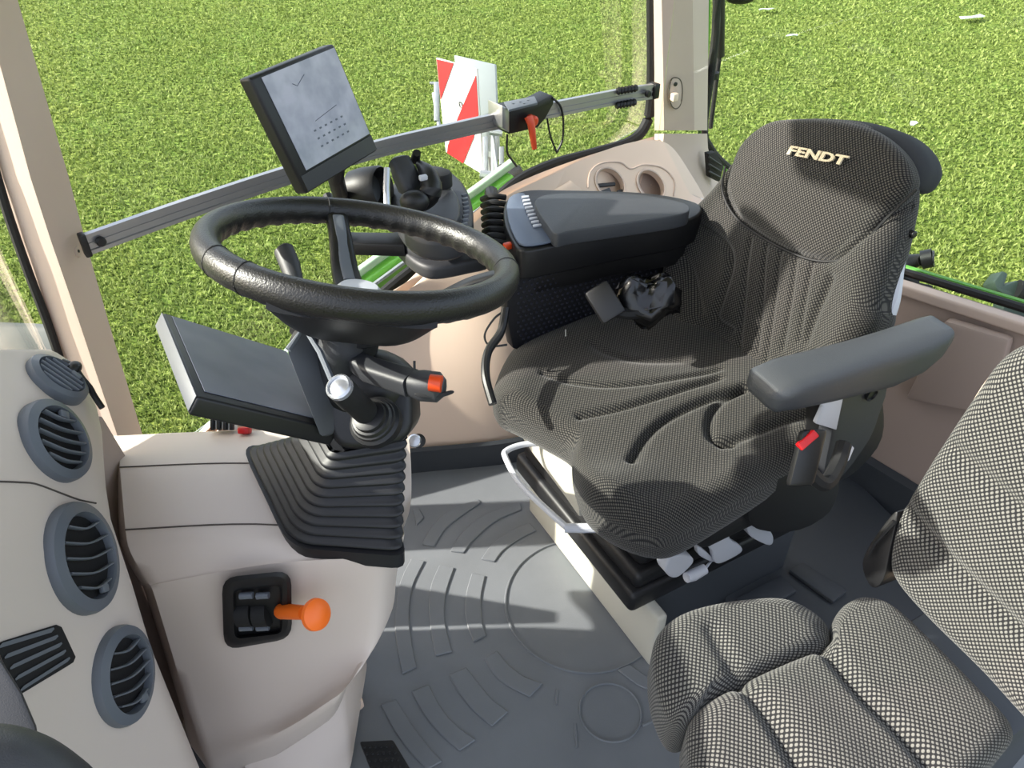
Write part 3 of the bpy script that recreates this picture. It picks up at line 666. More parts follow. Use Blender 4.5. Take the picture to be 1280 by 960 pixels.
# =============== steering wheel
wc = DP(453, 315, .97)
wn_ = V((.17, .205, .96)).normalized()
RM = .185; rt_ = .0175
wx, wy, _ = axes(wn_, V((0, 1, 0)))
wheel = thing('steering_wheel', 'black padded three-spoke steering wheel with finger bumps', 'steering wheel', wc-wn_*.1)
pts, rad = [], []
for k in range(240):
    a = 2*PI*k/240; pts.append(wc+wx*math.cos(a)*RM+wy*math.sin(a)*RM); rad.append(rt_)
rgs = []
for k in range(240):
    a = 2*PI*k/240; d = wx*math.cos(a)+wy*math.sin(a); c = wc+d*RM
    bmp = .0028*max(0, math.sin(a*40))
    ring_ = []
    for j in range(20):
        b = 2*PI*j/20; r = rt_+bmp*max(0, -math.cos(b)*.6-.8*math.sin(b)-.25)
        ring_.append(c+d*math.cos(b)*r*.95+wn_*math.sin(b)*r*1.08)
    rgs.append(ring_)
rim = mk('rim', [loft(rgs, loop=True)], RIM, wheel, sharp=80)
def joint(a):
    d = wx*math.cos(a)+wy*math.sin(a); c = wc+d*RM
    return tube([c+d*math.cos(2*PI*j/20)*rt_*.955+wn_*math.sin(2*PI*j/20)*rt_*1.085 for j in range(20)], .0009, 5, closed=True)
hub = wc-wn_*.075
def wang(x, y):
    p = PL(x, y, wc, wn_)-wc; return math.atan2(p.dot(wy), p.dot(wx))
for x, y in ((300, 350), (262, 328), (636, 340), (408, 262)): mk('rim_seam', [joint(wang(x, y))], BLACKM, rim)
mk('hub', [lathe(hub, wn_, [(.030, -.045), (.040, -.03), (.048, -.012), (.05, 0), (.048, .012), (.040, .018), (.02, .021), (.001, .022)], 40)], BLACK, wheel)
mk('hub_cap', [lathe(hub, wn_, [(.030, .018), (.030, .024), (.024, .030), (.001, .032)], 32)], LGREY, wheel, label='light grey hub cap')
for x, y, w in ((418, 262, 1), (640, 345, .9), (440, 400, 4.2)):
    a = wang(x, y); d = wx*math.cos(a)+wy*math.sin(a); s_ = wn_.cross(d)
    path = cr([hub+d*.03-wn_*.0, hub+d*.09+wn_*.018, wc+d*(RM-.045)-wn_*.022, wc+d*(RM-.008)-wn_*.004] if w < 2 else [hub+d*.0-wn_*.02, hub+d*.06-wn_*.008, wc+d*(RM-.06)-wn_*.05, wc+d*(RM-.006)-wn_*.014], 6)
    rgs = []
    for i, p in enumerate(path):
        t = i/(len(path)-1); ww = (.017*w)*(1.25-.5*t+.5*max(0, t-.7)) if w < 2 else .045+.045*t; hh = .009 if w < 2 else .02-.012*t
        dd = (path[min(i+1, len(path)-1)]-path[max(i-1, 0)]).normalized(); nn_ = s_.cross(dd)
        rgs.append([p+s_*a_*ww+nn_*b_*hh for a_, b_ in rrect(2, 2, .6, 4)])
    sp_ = mk('spoke', [loft(rgs)], BLACK, wheel)
    if w == 1: mk('spoke_insert', [loft([[p+nn2*.0+s_*a_*.008+wn_*(b_*.003)+(-d*.0)+wn_*.009 for a_, b_ in rrect(2, 2, .6, 3)] for p in path[3:-3] for nn2 in (V((0, 0, 0)),)])], MGREY, sp_)
mk('hub_skirt', [lathe(hub-wn_*.04, wn_, [(.031, -.03), (.033, -.005), (.04, .0), (.04, .012)], 32)], BLACKM, wheel)
# =============== driver seat
UPZ = V((0, 0, 1))
seat = thing('driver_seat', 'high-backed dark woven driver seat with black left armrest and pale logo lettering', 'seat', S(.1, 0, 0))
cn = (UPZ*1 + SA*(-.10)).normalized(); cp0 = S(0, 0, .47)
def CU(x, y, off=0): return PL(x, y, cp0+cn*off, cn)
cout = [CU(*p) for p in ((617, 498), (619, 515), (633, 522), (672, 542), (712, 568), (716, 600), (732, 640), (770, 669), (815, 684), (850, 679), (905, 647), (960, 612), (1005, 582), (1035, 560), (1030, 515), (1000, 480), (940, 440), (850, 398), (790, 388), (725, 394), (670, 420), (636, 455))]
G = lambda pts, off=.06: [CU(*p, off) for p in pts]
cg = [(G([(678, 466), (720, 478), (770, 482), (830, 475), (900, 456)]), .007, .007),
      (G([(725, 517), (780, 508), (840, 490), (900, 468)]), .008, .012),
      (G([(790, 575), (808, 545), (835, 522), (880, 500), (930, 482)]), .009, .015),
      (G([(915, 552), (890, 545), (888, 520), (905, 498), (935, 482)]), .008, .014),
      (G([(903, 553), (940, 540), (985, 522), (1020, 512)]), .009, .010),
      (G([(740, 430), (760, 440), (800, 448), (850, 445)]), .010, .005)]
cb = [(G([(760, 620), (800, 650), (860, 650), (940, 600)]), .05, .018), (G([(645, 490), (670, 440), (740, 410)]), .04, .012), (G([(740, 600), (800, 600)]), .05, .012),
      (G([(800, 430), (880, 450)]), .06, -.012)]
mk('seat_cushion', [pad(cout, cp0+cn*.05, cn, thick=.11, edge=.042, dome=.012, grooves=cg, bumps=cb, nr=90, no=260, upv=SB)], FAB, seat)
# backrest
b0, b1 = S(.235, 0, .50), S(.42, 0, .97)
bd = (b1-b0).normalized(); bn = bd.cross(SB).normalized(); bn = bn if bn.dot(-SA) > 0 else -bn
def BK(x, y, off=0): return PL(x, y, b0+bn*off, bn)
bpx = [(826, 372), (830, 335), (838, 300), (858, 262), (885, 232), (908, 200), (925, 170), (955, 149), (1000, 144), (1050, 146), (1090, 158), (1118, 186), (1128, 232), (1120, 285), (1108, 335), (1098, 378), (1092, 412), (1050, 460), (1000, 490), (960, 470), (900, 440), (850, 415)]
G = lambda pts, off=.0: [BK(*p, off) for p in pts]
bg_ = [(G([(912, 205), (906, 240), (925, 272), (965, 302), (1010, 322), (1045, 325), (1070, 312), (1105, 275), (1148, 232)]), .006, .012),
       (G([(941, 300), (932, 360), (924, 435)]), .006, .006), (G([(961, 308), (952, 370), (945, 440)]), .005, .005), (G([(979, 314), (966, 380), (955, 450)]), .005, .005),
       (G([(998, 320), (990, 370), (975, 435)]), .006, .006), (G([(1018, 327), (1008, 375), (998, 425)]), .006, .006),
       (G([(1042, 350), (1025, 385), (1008, 425)]), .010, .012),
       (G([(872, 278), (905, 300), (917, 327), (905, 370), (897, 398), (915, 412)]), .008, .010),
       (G([(855, 305), (868, 340), (880, 390)]), .008, .007)]
bb = [(G([(1085, 330), (1080, 380), (1060, 430)]), .05, .03), (G([(850, 300), (845, 350), (860, 400)]), .04, .03), (G([(960, 380), (970, 430)]), .06, -.012)]
mk('backrest', [pad([BK(*p) for p in bpx], b0, bn, thick=.085, edge=.035, dome=.01, grooves=bg_, bumps=bb, nr=90, no=260)], FAB, seat)
hpx = [(912, 205), (907, 235), (922, 268), (962, 298), (1008, 319), (1044, 322), (1068, 309), (1100, 273), (1132, 236), (1134, 212), (1118, 184), (1088, 161), (1050, 150), (1000, 147), (957, 152), (928, 175)]
hp = mk('headrest_panel', [pad([BK(*p, .01) for p in hpx], b0+bn*.01, bn, thick=.05, edge=.016, dome=.022, nr=50, no=220)], FAB, seat)
px_ = [BK(x, y, .018) for x, y in hpx]
mk('piping', [tube([p for p in cr([BK(x, y, .004) for x, y in ((907, 208), (903, 238), (920, 272), (962, 302), (1008, 323), (1045, 326), (1071, 313), (1105, 276), (1146, 236))], 6)], .0025, 6)], BLACKM, hp)
# plain cloth hood over the top rear
hood = [(1040, 146), (1090, 149), (1130, 161), (1160, 180), (1172, 200), (1170, 218), (1158, 231), (1148, 236), (1120, 196), (1080, 166)]
mk('hood', [pad([BK(*p, -.005) for p in ((950, 153), (1000, 144), (1050, 144), (1085, 150), (1115, 161), (1136, 180), (1145, 202), (1140, 220), (1126, 232), (1100, 230), (1060, 215), (980, 200), (930, 185))], b0-bn*.012, bn, thick=.12, edge=.045, dome=.0, nr=30, no=160)], CLOTH, seat)
mk('back_shell', [prism(cr([BK(*p, -.09) for p in ((1122, 235), (1113, 300), (1105, 345), (1098, 385), (1050, 430), (960, 410), (900, 300), (960, 200), (1080, 190))], 4, True), -bn*.05, .012)], MGREY, seat)
# shell strip and side button seen on the right edge
mk('side_trim', [tube(cr([BK(*p, -.055) for p in ((1138, 240), (1130, 290), (1121, 330), (1116, 370), (1110, 392))], 5), .014, 10)], LGREY, seat)
mk('recline_knob', [lathe(BK(1139, 292, -.05), SA*0-SB, [(.007, -.01), (.007, .006), (.005, .008)], 14)], BLACK, seat)
# logo
tl, tr_, bl = BK(984, 187, .03), BK(1058, 201, .03), BK(985, 199, .03)
tx = (tr_-tl).normalized(); ty = bn.cross(tx).normalized()
ty = ty if ty.z > 0 else -ty
LOGO = pm('logo_stitch', (.86, .80, .68), .7)
mid = BK(1021, 194, .036)
mk('logo_lettering', [text_chunk('FENDT', mid-bn*.001, tx, ty, bn, .0165, .002, .12, .035, width=(tr_-tl).length)], LOGO, seat, label='pale beige raised logo lettering', smooth=False)
# left armrest : closed sections along the arm
def ARM(x, y, b): return PL(x, y, S(0, b, 0), SB)
A0, A1 = Z(962, 478, .745), Z(1172, 408, .76)
arm = mk('armrest', [], PADG, None) if False else None
secs = []
ax = (A1-A0).normalized(); ay = ax.cross(UPZ).normalized()       # ay points to the camera side
L_ = (A1-A0).length
for t, w, h, dz in ((-.055, .035, .012, -.016), (-.045, .060, .030, -.016), (-.02, .078, .044, -.016), (.1, .086, .055, -.018), (.3, .084, .066, -.026), (.5, .080, .078, -.033), (.7, .078, .085, -.038), (.88, .076, .078, -.034), (.97, .070, .056, -.024), (1.02, .058, .034, -.014), (1.035, .030, .012, -.012)):
    c = A0+ax*L_*t+UPZ*(dz+.004)
    secs.append([c+ay*a+UPZ*b for a, b in rrect(w, h, min(w, h)*.36, 5)])
ar = mk('armrest', [loft(secs)], PADG, seat, sharp=60)
mk('armrest_bracket', [prism(cr([PL(*p, S(0, -.285, 0), SB) for p in ((1046, 490), (1108, 478), (1100, 520), (1085, 555), (1050, 600), (1030, 600), (1040, 540))], 4, True), SB*.03, .006)], DGREY, seat)
mk('bracket_plate', [prism([PL(*p, S(0, -.30, 0), SB) for p in ((1012, 500), (1062, 484), (1054, 500), (1046, 538), (1020, 530), (1030, 508))], SB*.008, .002)], LGREY, seat, label='pale grey bracket plate')
mk('pivot_ring', [lathe(PL(1089, 492, S(0, -.287, 0), SB), -SB, [(.013, 0), (.013, .004), (.009, .005), (.008, .002), (.002, .002)], 24)], BLACK, seat)
# belt buckle and its stalk
bk = mk('belt_buckle', [box(DP(1008, 572, 1.12), .045, .022, .085, (RT*.9+FW*.3).normalized(), FW, (UP+RT*.25).normalized(), .007)], BLACK, seat)
bx = (RT*.9+UP*.5).normalized(); 
mk('release_button', [prism([DP(*p, 1.10) for p in ((997, 556), (1018, 537), (1025, 545), (1003, 564))], FW*.012, .002)], RED, bk, label='red release button')
mk('buckle_stalk', [tube(cr([DP(1010, 588, 1.13), DP(1030, 605, 1.15), DP(1045, 585, 1.18), DP(1055, 555, 1.2)], 6), .012, 8)], BLACKM, seat)
mk('belt_web', [prism([DP(*p, 1.22) for p in ((1060, 552), (1068, 560), (1062, 575), (1042, 590), (1050, 570))], FW*.004, .001)], LGREY, seat, label='pale grey belt webbing')
mk('recline_housing', [prism(cr([PL(*p, S(0, -.25, 0), SB) for p in ((935, 640), (960, 600), (1000, 590), (1030, 590), (1052, 600), (1040, 640), (1000, 665), (950, 665))], 3, True), SB*.2, .01)], BLACKM, seat)
mk('hip_housing', [prism(cr([PL(*p, S(0, -.27, 0), SB) for p in ((1040, 500), (1095, 485), (1108, 520), (1100, 560), (1060, 600), (1030, 600), (1038, 550))], 3, True), SB*.06, .01)], BLACK, seat)
# suspension housing (stepped black tray), pedestal
def slabS(a0, a1, b0_, b1_, z0, z1, bev): return prism([S(a0, b0_, z0), S(a1, b0_, z0), S(a1, b1_, z0), S(a0, b1_, z0)], (0, 0, z1-z0), bev, 3)
mk('suspension_housing', [slabS(-.115, .42, -.175, .29, .16, .215, .012), slabS(-.10, .42, -.165, .28, .21, .255, .014), slabS(-.085, .40, -.15, .27, .25, .31, .018)], BLACK, seat)
mk('height_bellows', [slabS(-.06+.01*(k % 2), .36, -.14+.01*(k % 2), .25, .30+.018*k, .32+.018*k, .006) for k in range(4)], BLACKM, seat)
mk('pedestal_front', [slabS(-.075, -.05, -.215, .29, .0, .165, .008)], WHITEP, seat)
mk('pedestal', [slabS(-.05, .34, -.17, .28, .0, .165, .006)], MATD, seat)  # sides coloured dark to stand for shade, unlike the pale front
mk('front_rail', [prism([S(-.12, -.12, .385), S(-.04, -.12, .385), S(-.04, .275, .385), S(-.12, .275, .385)], (0, 0, .055), .012, 3),
                  prism([S(-.115, -.13, .345), S(-.06, -.13, .345), S(-.06, .26, .345), S(-.115, .26, .345)], (0, 0, .03), .006)], WHITEP, seat)
mk('front_panel', [prism([PL(*p, S(-.125, 0, 0), SA) for p in ((649, 543), (657, 530), (672, 528), (720, 575), (724, 648), (706, 622), (664, 566))], SA*.05, .006)], WHITEP, seat)
mk('seat_pan', [slabS(-.03, .25, -.24, .26, .36, .42, .02)], BLACKM, seat)
hb = cr([CU(*p, -.10) for p in ((672, 554), (652, 556), (634, 563), (632, 572), (652, 606), (700, 652), (712, 660), (728, 662), (744, 660))], 6)
mk('slide_bar', [tube(hb, .0065, 10)], LGREY, seat)
mk('bar_sleeve', [tube([DP(706, 660, (hb[36]-CAM).dot(FW)), hb[-1]], .009, 10)], LGREY, seat)
# adjusters on the near side
def SD(x, y, b=-.2): return PL(x, y, S(0, b, 0), SB)
def blob(px, b, th=.018, bev=.006): return prism(cr([SD(*p, b) for p in px], 4, True), SB*th, bev, 3)
mk('damper_lever', [blob(((832, 712), (838, 698), (856, 694), (868, 700), (862, 710), (848, 722), (838, 722)), -.22, .03)], LGREY, seat)
mk('slide_knob', [tube([SD(858, 722, -.225), SD(866, 719, -.225), SD(881, 711, -.225)], [.010, .0115, .010], 14), tube([SD(881, 711, -.22), SD(890, 700, -.2), SD(880, 690, -.19)], .003, 6)], LGREY, seat)
mk('height_paddle', [blob(((878, 676), (908, 661), (913, 674), (927, 684), (925, 692), (902, 704), (893, 702), (890, 688)), -.215, .012, .004)], LGREY, seat)
mk('lock_tab', [blob(((872, 684), (878, 686), (893, 700), (889, 702), (874, 694)), -.21, .01, .003)], LGREY, seat)
mk('tilt_lever', [blob(((935, 662), (938, 652), (950, 649), (958, 656), (967, 672), (962, 682), (940, 672)), -.21, .02)], LGREY, seat)
mk('side_guard', [blob(((838, 712), (905, 690), (960, 640), (1030, 600), (1034, 622), (990, 655), (900, 712), (850, 735)), -.165, .02, .006)], BLACK, seat)

# =============== seat belt catch and pouch lying between console and seat
rb_ = thing('belt_latch', 'black seat belt latch standing between the perforated panel and the driver cushion', 'seat belt', DP(765, 395, 1.50))
mk('latch_body', [box(DP(756, 378, 1.46), .05, .02, .07, (RT*.8+UP*.5).normalized(), FW, (UP*.8-RT*.5).normalized(), .006)], BLACK, rb_)
mk('stalk', [tube(cr([DP(765, 388, 1.47), DP(785, 392, 1.48), DP(810, 388, 1.48)], 5), .012, 8)], BLACKM, rb_)
bag_ = sphere(DP(808, 374, 1.50), .07, .045, .042, rg=18, seg=30)
bag_ = ([p+V((random.uniform(-1, 1), random.uniform(-1, 1), random.uniform(-1, 1)))*.006+V((0, 0, .012*math.sin(p.x*90)+.01*math.sin(p.y*120))) for p in bag_[0]],)+bag_[1:]
mk('bag', [bag_], pm('shiny_black_film', (.04, .04, .05), .22), sharp=180, label='crumpled shiny black bag stuffed beside the driver backrest', cat='bag')

# =============== passenger seat (foreground right)
ps = thing('passenger_seat', 'grey dotted cloth passenger seat in the lower right foreground with folded backrest', 'seat', Z(1080, 900, 0))
kz = .47; kn = UPZ.copy(); kp = V((0, 0, kz))
def KU(x, y, off=0): return Z(x, y, kz+off)
m1 = [(862, 920), (863, 895), (880, 872), (920, 850), (985, 820), (1040, 795), (1046, 765), (1060, 745), (1085, 735), (1120, 745), (1170, 790), (1230, 850), (1275, 900), (1262, 930), (1200, 985), (1120, 1060), (1040, 1120), (960, 1100), (900, 1010), (868, 950)]
G = lambda pts, off=.0: [KU(*p, off) for p in pts]
mk('seat_cushion', [pad(G(m1), kp, kn, thick=.13, edge=.035, dome=.012, nr=80, no=260, upv=SB,
   grooves=[(G([(925, 850), (960, 900), (1010, 985), (1040, 1060)]), .012, .016), (G([(1030, 808), (1070, 865), (1120, 915), (1200, 1000)]), .012, .016)],
   bumps=[(G([(985, 870), (1050, 960)]), .04, .008), (G([(1100, 800), (1200, 900)]), .05, .008)])], FABP, ps)
m2 = [(818, 812), (822, 785), (840, 765), (870, 752), (920, 742), (975, 738), (1010, 745), (1035, 762), (1045, 780), (1040, 798), (1000, 818), (930, 850), (885, 872), (862, 892), (842, 888), (824, 850)]
mk('side_cushion', [pad(G(m2), kp, kn, thick=.13, edge=.035, dome=.010, nr=60, no=200, upv=SB,
   grooves=[(G([(890, 790), (905, 820), (925, 850)]), .014, .010), (G([(1010, 760), (1030, 780)]), .02, .006)])], FABP, ps)
q0 = KU(1075, 750); q0.z = .43
lean = 14
qd = (UPZ*math.cos(math.radians(lean))+SA*math.sin(math.radians(lean))).normalized(); qn = qd.cross(SB); qn = qn if qn.dot(-SA) > 0 else -qn
q0 = q0+SA*.02
def QB(x, y, off=0): return PL(x, y, q0+qn*off, qn)
m3 = [(1104, 700), (1112, 655), (1140, 605), (1175, 548), (1210, 495), (1240, 452), (1275, 430), (1340, 415), (1440, 430), (1560, 520), (1600, 640), (1560, 800), (1480, 930), (1380, 985), (1290, 920), (1220, 845), (1150, 775), (1112, 730)]
G = lambda pts, off=.0: [QB(*p, off) for p in pts]
mk('backrest', [pad(G(m3), q0, qn, thick=.12, edge=.03, dome=.01, nr=80, no=260,
   grooves=[(G([(1135, 640), (1190, 700), (1250, 760), (1330, 840)]), .012, .012), (G([(1190, 560), (1260, 620), (1340, 700)]), .012, .010)])], FABP, ps)
mk('back_panel', [pad(G([(1118, 700), (1130, 640), (1180, 560), (1260, 445), (1400, 440), (1520, 560), (1500, 800), (1380, 930), (1250, 850)], -.115), q0-qn*.115, qn, thick=.02, edge=.008, nr=10, no=80)], BEIGE, ps)
mk('hinge_bracket', [prism(cr([QB(*p, .0) for p in ((1078, 712), (1082, 690), (1105, 655), (1122, 640), (1112, 690), (1104, 725), (1090, 735))], 3, True), -qn*.05, .006),
                     tube([QB(1084, 695, .01), QB(1092, 680, .01), QB(1118, 652, .01)], .004, 6)], BLACK, ps)
mk('base_box', [prism([S(-.02, -.72, .0), S(.34, -.72, .0), S(.34, -.50, .0), S(-.02, -.50, .0)], (0, 0, .33), .02)], MATD, ps)
# =============== right armrest console of the driver seat
ac = thing('armrest_console', 'long black right-hand control console with padded grey armrest beside the driver seat', 'console', S(-.1, .36, .3))
KZ = .745
def KP(x, y, z=KZ): return Z(x, y, z)
mk('armrest_pad', [prism(cr([KP(*p, .775) for p in ((670, 249), (690, 242), (740, 241), (800, 243), (850, 252), (862, 260), (850, 268), (780, 279), (716, 288), (695, 292), (684, 280), (672, 262))], 4, True), (0, 0, -.03), .010, 3)], PADG, ac)
mk('body', [prism(cr([KP(*p, .745) for p in ((633, 250), (655, 238), (700, 237), (800, 240), (862, 250), (878, 262), (855, 276), (780, 290), (702, 305), (655, 313), (640, 300), (630, 275))], 4, True), (0, 0, -.065), .012, 3),
            prism(cr([KP(*p, .69) for p in ((640, 268), (700, 262), (862, 268), (862, 296), (780, 312), (702, 328), (655, 338), (643, 322))], 4, True), (0, 0, -.06), .01, 2)], BLACK, ac)
mk('control_plate', [prism(cr([KP(*p, .7465) for p in ((636, 250), (655, 244), (664, 262), (674, 280), (700, 297), (690, 304), (655, 309), (642, 296), (634, 272))], 3, True), (0, 0, .006), .003)], pm('blue_grey_panel', (.36, .40, .47), .4), ac)
for k in range(9):
    t = k/8; a = (652+t*t*6+t*8, 248+t*36); b = (661+t*t*6+t*10, 247+t*35)
    mk('button', [prism([KP(a[0], a[1]-1.2, .753), KP(b[0], b[1]-1.2, .753), KP(b[0]+.5, b[1]+1.2, .753), KP(a[0]+.5, a[1]+1.2, .753)], (0, 0, .004), .001)], LGREY, ac)
# ribbed cable chain and orange bits at the front of the console
for k in range(8):
    y = 246+k*8.2
    mk('ribbed_hose', [tube(cr([KP(603+k*.5, y+3, .70), KP(615, y-1, .725), KP(632, y+1, .72)], 4), .007, 8)], BLACKM, ac)
mk('hose_core', [tube(cr([KP(614, 240, .70), KP(618, 275, .69), KP(630, 318, .68)], 5), .016, 10)], BLACK, ac)
mk('orange_tab', [box(KP(636, 307, .73), .022, .014, .012, SA, SB, UPZ, .003)], ORANGED, ac, label='orange tab')
# perforated side panel
pb = (KP(690, 304)-S0).dot(SB)+.012
def PP(x, y, off=0): return PL(x, y, S(0, pb-off, 0), SB)
mk('side_panel', [prism([PP(*p) for p in ((633, 322), (655, 338), (665, 345), (672, 333), (855, 292), (870, 340), (850, 400), (760, 470), (700, 460), (641, 436), (634, 400))], SB*.03, .006)], pm('navy_black', (.055, .06, .085), .5), ac)
e1 = (PP(835, 300)-PP(690, 340)).normalized(); dots = []
P0 = PP(652, 372, .0)
for i in range(44):
    for j in range(15):
        p = P0+SA*(i*.0125-.02+(.006 if j % 2 else 0))+UPZ*(.035-j*.0115)
        r = p-CAM; f = r.dot(FW); X = 640+960*r.dot(RT)/f; Y = 480-960*r.dot(UP)/f
        if inpoly(X, Y, [(645, 352), (676, 346), (690, 338), (832, 304), (850, 340), (836, 390), (760, 440), (700, 450), (646, 424)]):
            dots.append(sphere(p-SB*.0005, .0032, .0022, .0032, SA, SB, UPZ, seg=8, rg=4))
mk('panel_dimples', dots, pm('navy_dimple', (.12, .13, .18), .4), ac)  # dimples coloured lighter than the panel to stand for highlights
# front pod with joystick and rotary knob
mk('front_pod', [prism(cr([KP(*p, .76) for p in ((488, 232), (510, 212), (548, 205), (576, 222), (590, 250), (588, 285), (560, 300), (520, 295), (495, 270))], 4, True), (0, 0, -.05), .014, 3),
                 prism(cr([KP(*p, .79) for p in ((520, 228), (545, 222), (570, 240), (574, 268), (556, 282), (530, 272))], 4, True), (0, 0, -.04), .012, 3)], DGREY, ac)
for k in range(9):
    y = 240+k*5.2; x = 583-abs(k-3.5)*.7
    mk('pod_button', [box(KP(x, y+4, .772), .013, .005, .006, SA, SB, UPZ, .001)], MGREY, ac)
mk('rotary_knob', [lathe(KP(551, 226, .80), UPZ, [(.024, -.01), (.024, .014), (.021, .019), (.014, .021), (.001, .021)], 24)], BLACKM, ac)
js = mk('joystick', [tube(cr([KP(522, 268, .78), KP(515, 240, .825), KP(505, 215, .86), KP(496, 197, .88)], 5), [.010]*3+[.018]*3+[.024]*5+[.022]*3+[.014, .006], 16, prof=[(a, b) for a, b in rrect(2.0, 1.6, .6)])], DGREY, ac)
mk('grip', [tube(cr([KP(524, 258, .80), KP(538, 240, .835), KP(535, 218, .86), KP(522, 203, .87)], 5), [.012, .015, .018, .020, .021, .022, .022, .021, .020, .019, .018, .016, .013, .010, .008, .004], 14)], BLACK, js)
mk('thumb_button', [box(KP(529, 222, .885), .016, .01, .01, SA, SB, UPZ, .003)], LGREY, js)
mk('joystick_head', [sphere(KP(518, 252, .83), .028, .020, .022)], BLACK, js)
mk('trigger', [tube([KP(521, 191, .89), KP(519, 200, .87)], [.008, .010], 10)], BLACK, js)
# round cup on the left of the pod
c_ = KP(466, 236, .78)
mk('round_housing', [lathe(c_, (SA*.55+UPZ*.2-SB*.6).normalized(), [(.02, -.05), (.042, -.045), (.046, -.02), (.046, .02), (.042, .026), (.036, .02), (.030, .0), (.002, -.01)], 32)], BLACK, ac)
mk('round_rim', [tube([DP(484, 210, 1.33), DP(483, 235, 1.33), DP(484, 262, 1.33)], .006, 10)], SILVER, ac)
# lower pod under the wheel, carrying orange tab
lp = cr([KP(*p, .66) for p in ((488, 292), (505, 286), (560, 285), (600, 300), (612, 318), (585, 326), (545, 333), (522, 328), (500, 310))], 4, True)
mk('lower_pod', [prism(lp, (0, 0, -.035), .01, 3), prism(cr([KP(*p, .68) for p in ((498, 292), (540, 288), (575, 300), (560, 312), (520, 312))], 4, True), (0, 0, -.03), .008)], DGREY, ac)
mk('orange_mark', [box(KP(533, 300, .685), .022, .012, .006, SA, SB, UPZ, .002)], ORANGED, ac, label='orange marking tab')
mk('pod_arm', [prism([KP(432, 289, .68), KP(500, 290, .68), KP(506, 306, .68), KP(434, 304, .68)], (0, 0, -.03), .005)], BLACK, ac)
mk('console_bracket', [prism([S(.02, .33, .2), S(.24, .33, .2), S(.24, .33, .62), S(.02, .33, .60)], SB*.04, .008)], BLACKM, ac)

# =============== terminal monitor
mq = quad([(312, 97), (418, 54), (473, 188), (384, 243)], depth=1.36)
mn = (mq[1]-mq[0]).cross(mq[3]-mq[0]).normalized(); mn = mn if mn.dot(CAM-mq[0]) > 0 else -mn
print('MONITOR', mq, mn, (mq[1]-mq[0]).length, (mq[3]-mq[0]).length)
mo = thing('terminal_monitor', 'large portrait touchscreen terminal with bluish screen behind the steering wheel', 'monitor', mq[3])
MX, MY = mq[1]-mq[0], mq[3]-mq[0]
def mp(u, v, off=0): return mq[0]+MX*u+MY*v+mn*off
mk('housing', [prism([mp(.0, .0), mp(1, 0), mp(1, 1), mp(0, 1)], -mn*.028, .006, 3), prism([mp(.15, .15, -.028), mp(.85, .15, -.028), mp(.85, .85, -.028), mp(.15, .85, -.028)], -mn*.02, .008)], BLACK, mo)
def monmat():
    m, nt, b = nodes('monitor_screen'); b.inputs['Roughness'].default_value = .12
    t = nt.nodes.new('ShaderNodeTexNoise'); t.inputs['Scale'].default_value = 22; t.inputs['Detail'].default_value = 3; tc = nt.nodes.new('ShaderNodeTexCoord'); nt.links.new(tc.outputs['Object'], t.inputs['Vector'])
    r = nt.nodes.new('ShaderNodeValToRGB'); nt.links.new(t.outputs['Fac'], r.inputs[0]); r.color_ramp.elements[0].position = .35; r.color_ramp.elements[1].position = .65
    r.color_ramp.elements[0].color = lin((.55, .57, .63)); r.color_ramp.elements[1].color = lin((.65, .66, .72)); nt.links.new(r.outputs[0], b.inputs['Base Color']); nt.links.new(r.outputs[0], b.inputs['Emission Color']); b.inputs['Emission Strength'].default_value = .12; return m
scr = mk('screen', [prism([mp(.10, .03, .0005), mp(.97, .03, .0005), mp(.97, .82, .0005), mp(.10, .82, .0005)], mn*.001)], monmat(), mo)
icn = []
for r_ in range(3):
    for c__ in range(6): icn.append(prism([mp(.36+c__*.07, .56+r_*.07, .0016), mp(.385+c__*.07, .56+r_*.07, .0016), mp(.385+c__*.07, .575+r_*.07, .0016), mp(.36+c__*.07, .575+r_*.07, .0016)], mn*.0003))
icn.append(tube([mp(.36, .16, .0017), mp(.40, .19, .0017), mp(.52, .13, .0017)], .0006, 4)); icn.append(tube([mp(.42, .50, .0017), mp(.72, .46, .0017)], .0006, 4))
INK = pm('screen_ink', (.36, .38, .44), .4)
mk('icon_grid', icn[:-2], INK, scr, kind=None); mk('map_line', icn[-1], INK, scr); mk('heading_arrow', icn[-2], INK, scr)
mk('lower_bezel', [prism([mp(.02, .84, .0005), mp(.98, .84, .0005), mp(.98, .98, .0005), mp(.02, .98, .0005)], mn*.001)], DGREY, mo)
mk('bracket', [tube([mp(.6, .95, -.03), mp(.6, 1.1, -.05), KP(430, 262, .72)], .016, 10), tube([KP(410, 246, .72), KP(432, 300, .68)], .013, 10)], BLACK, mo)

# =============== aluminium rail across the right window
rail = thing('window_rail', 'long aluminium mounting rail bolted across the right side window', 'rail', Z(112, 306, .74))
RZ = .785
rp = cr([Z(*p, RZ) for p in ((109, 305), (230, 262), (356, 220), (472, 186), (560, 165), (632, 149), (765, 122), (815, 114))], 8)
prof = [(-.5, -1), (.5, -1), (.5, -.62), (.2, -.55), (.2, -.12), (.36, -.08), (.36, .08), (.2, .12), (.2, .55), (.5, .62), (.5, 1), (-.5, 1)]
prof = [(a*.6, b*1.0) for a, b in prof]
rgs = []
for i, p in enumerate(rp):
    d = (rp[min(i+1, len(rp)-1)]-rp[max(i-1, 0)]).normalized(); s_ = d.cross(UPZ).normalized()
    rgs.append([p+s_*a*.02+UPZ*b*.0195 for a, b in prof])
mk('profile', [loft(rgs)], ALU, rail, sharp=20)
for px in ((124, 299), (794, 113), (806, 116)): mk('bolt', [lathe(Z(*px, RZ)+(-NN)*.012, -NN, [(.009, -.004), (.009, .004), (.007, .006), (.001, .006)], 16)], BLACK, rail)
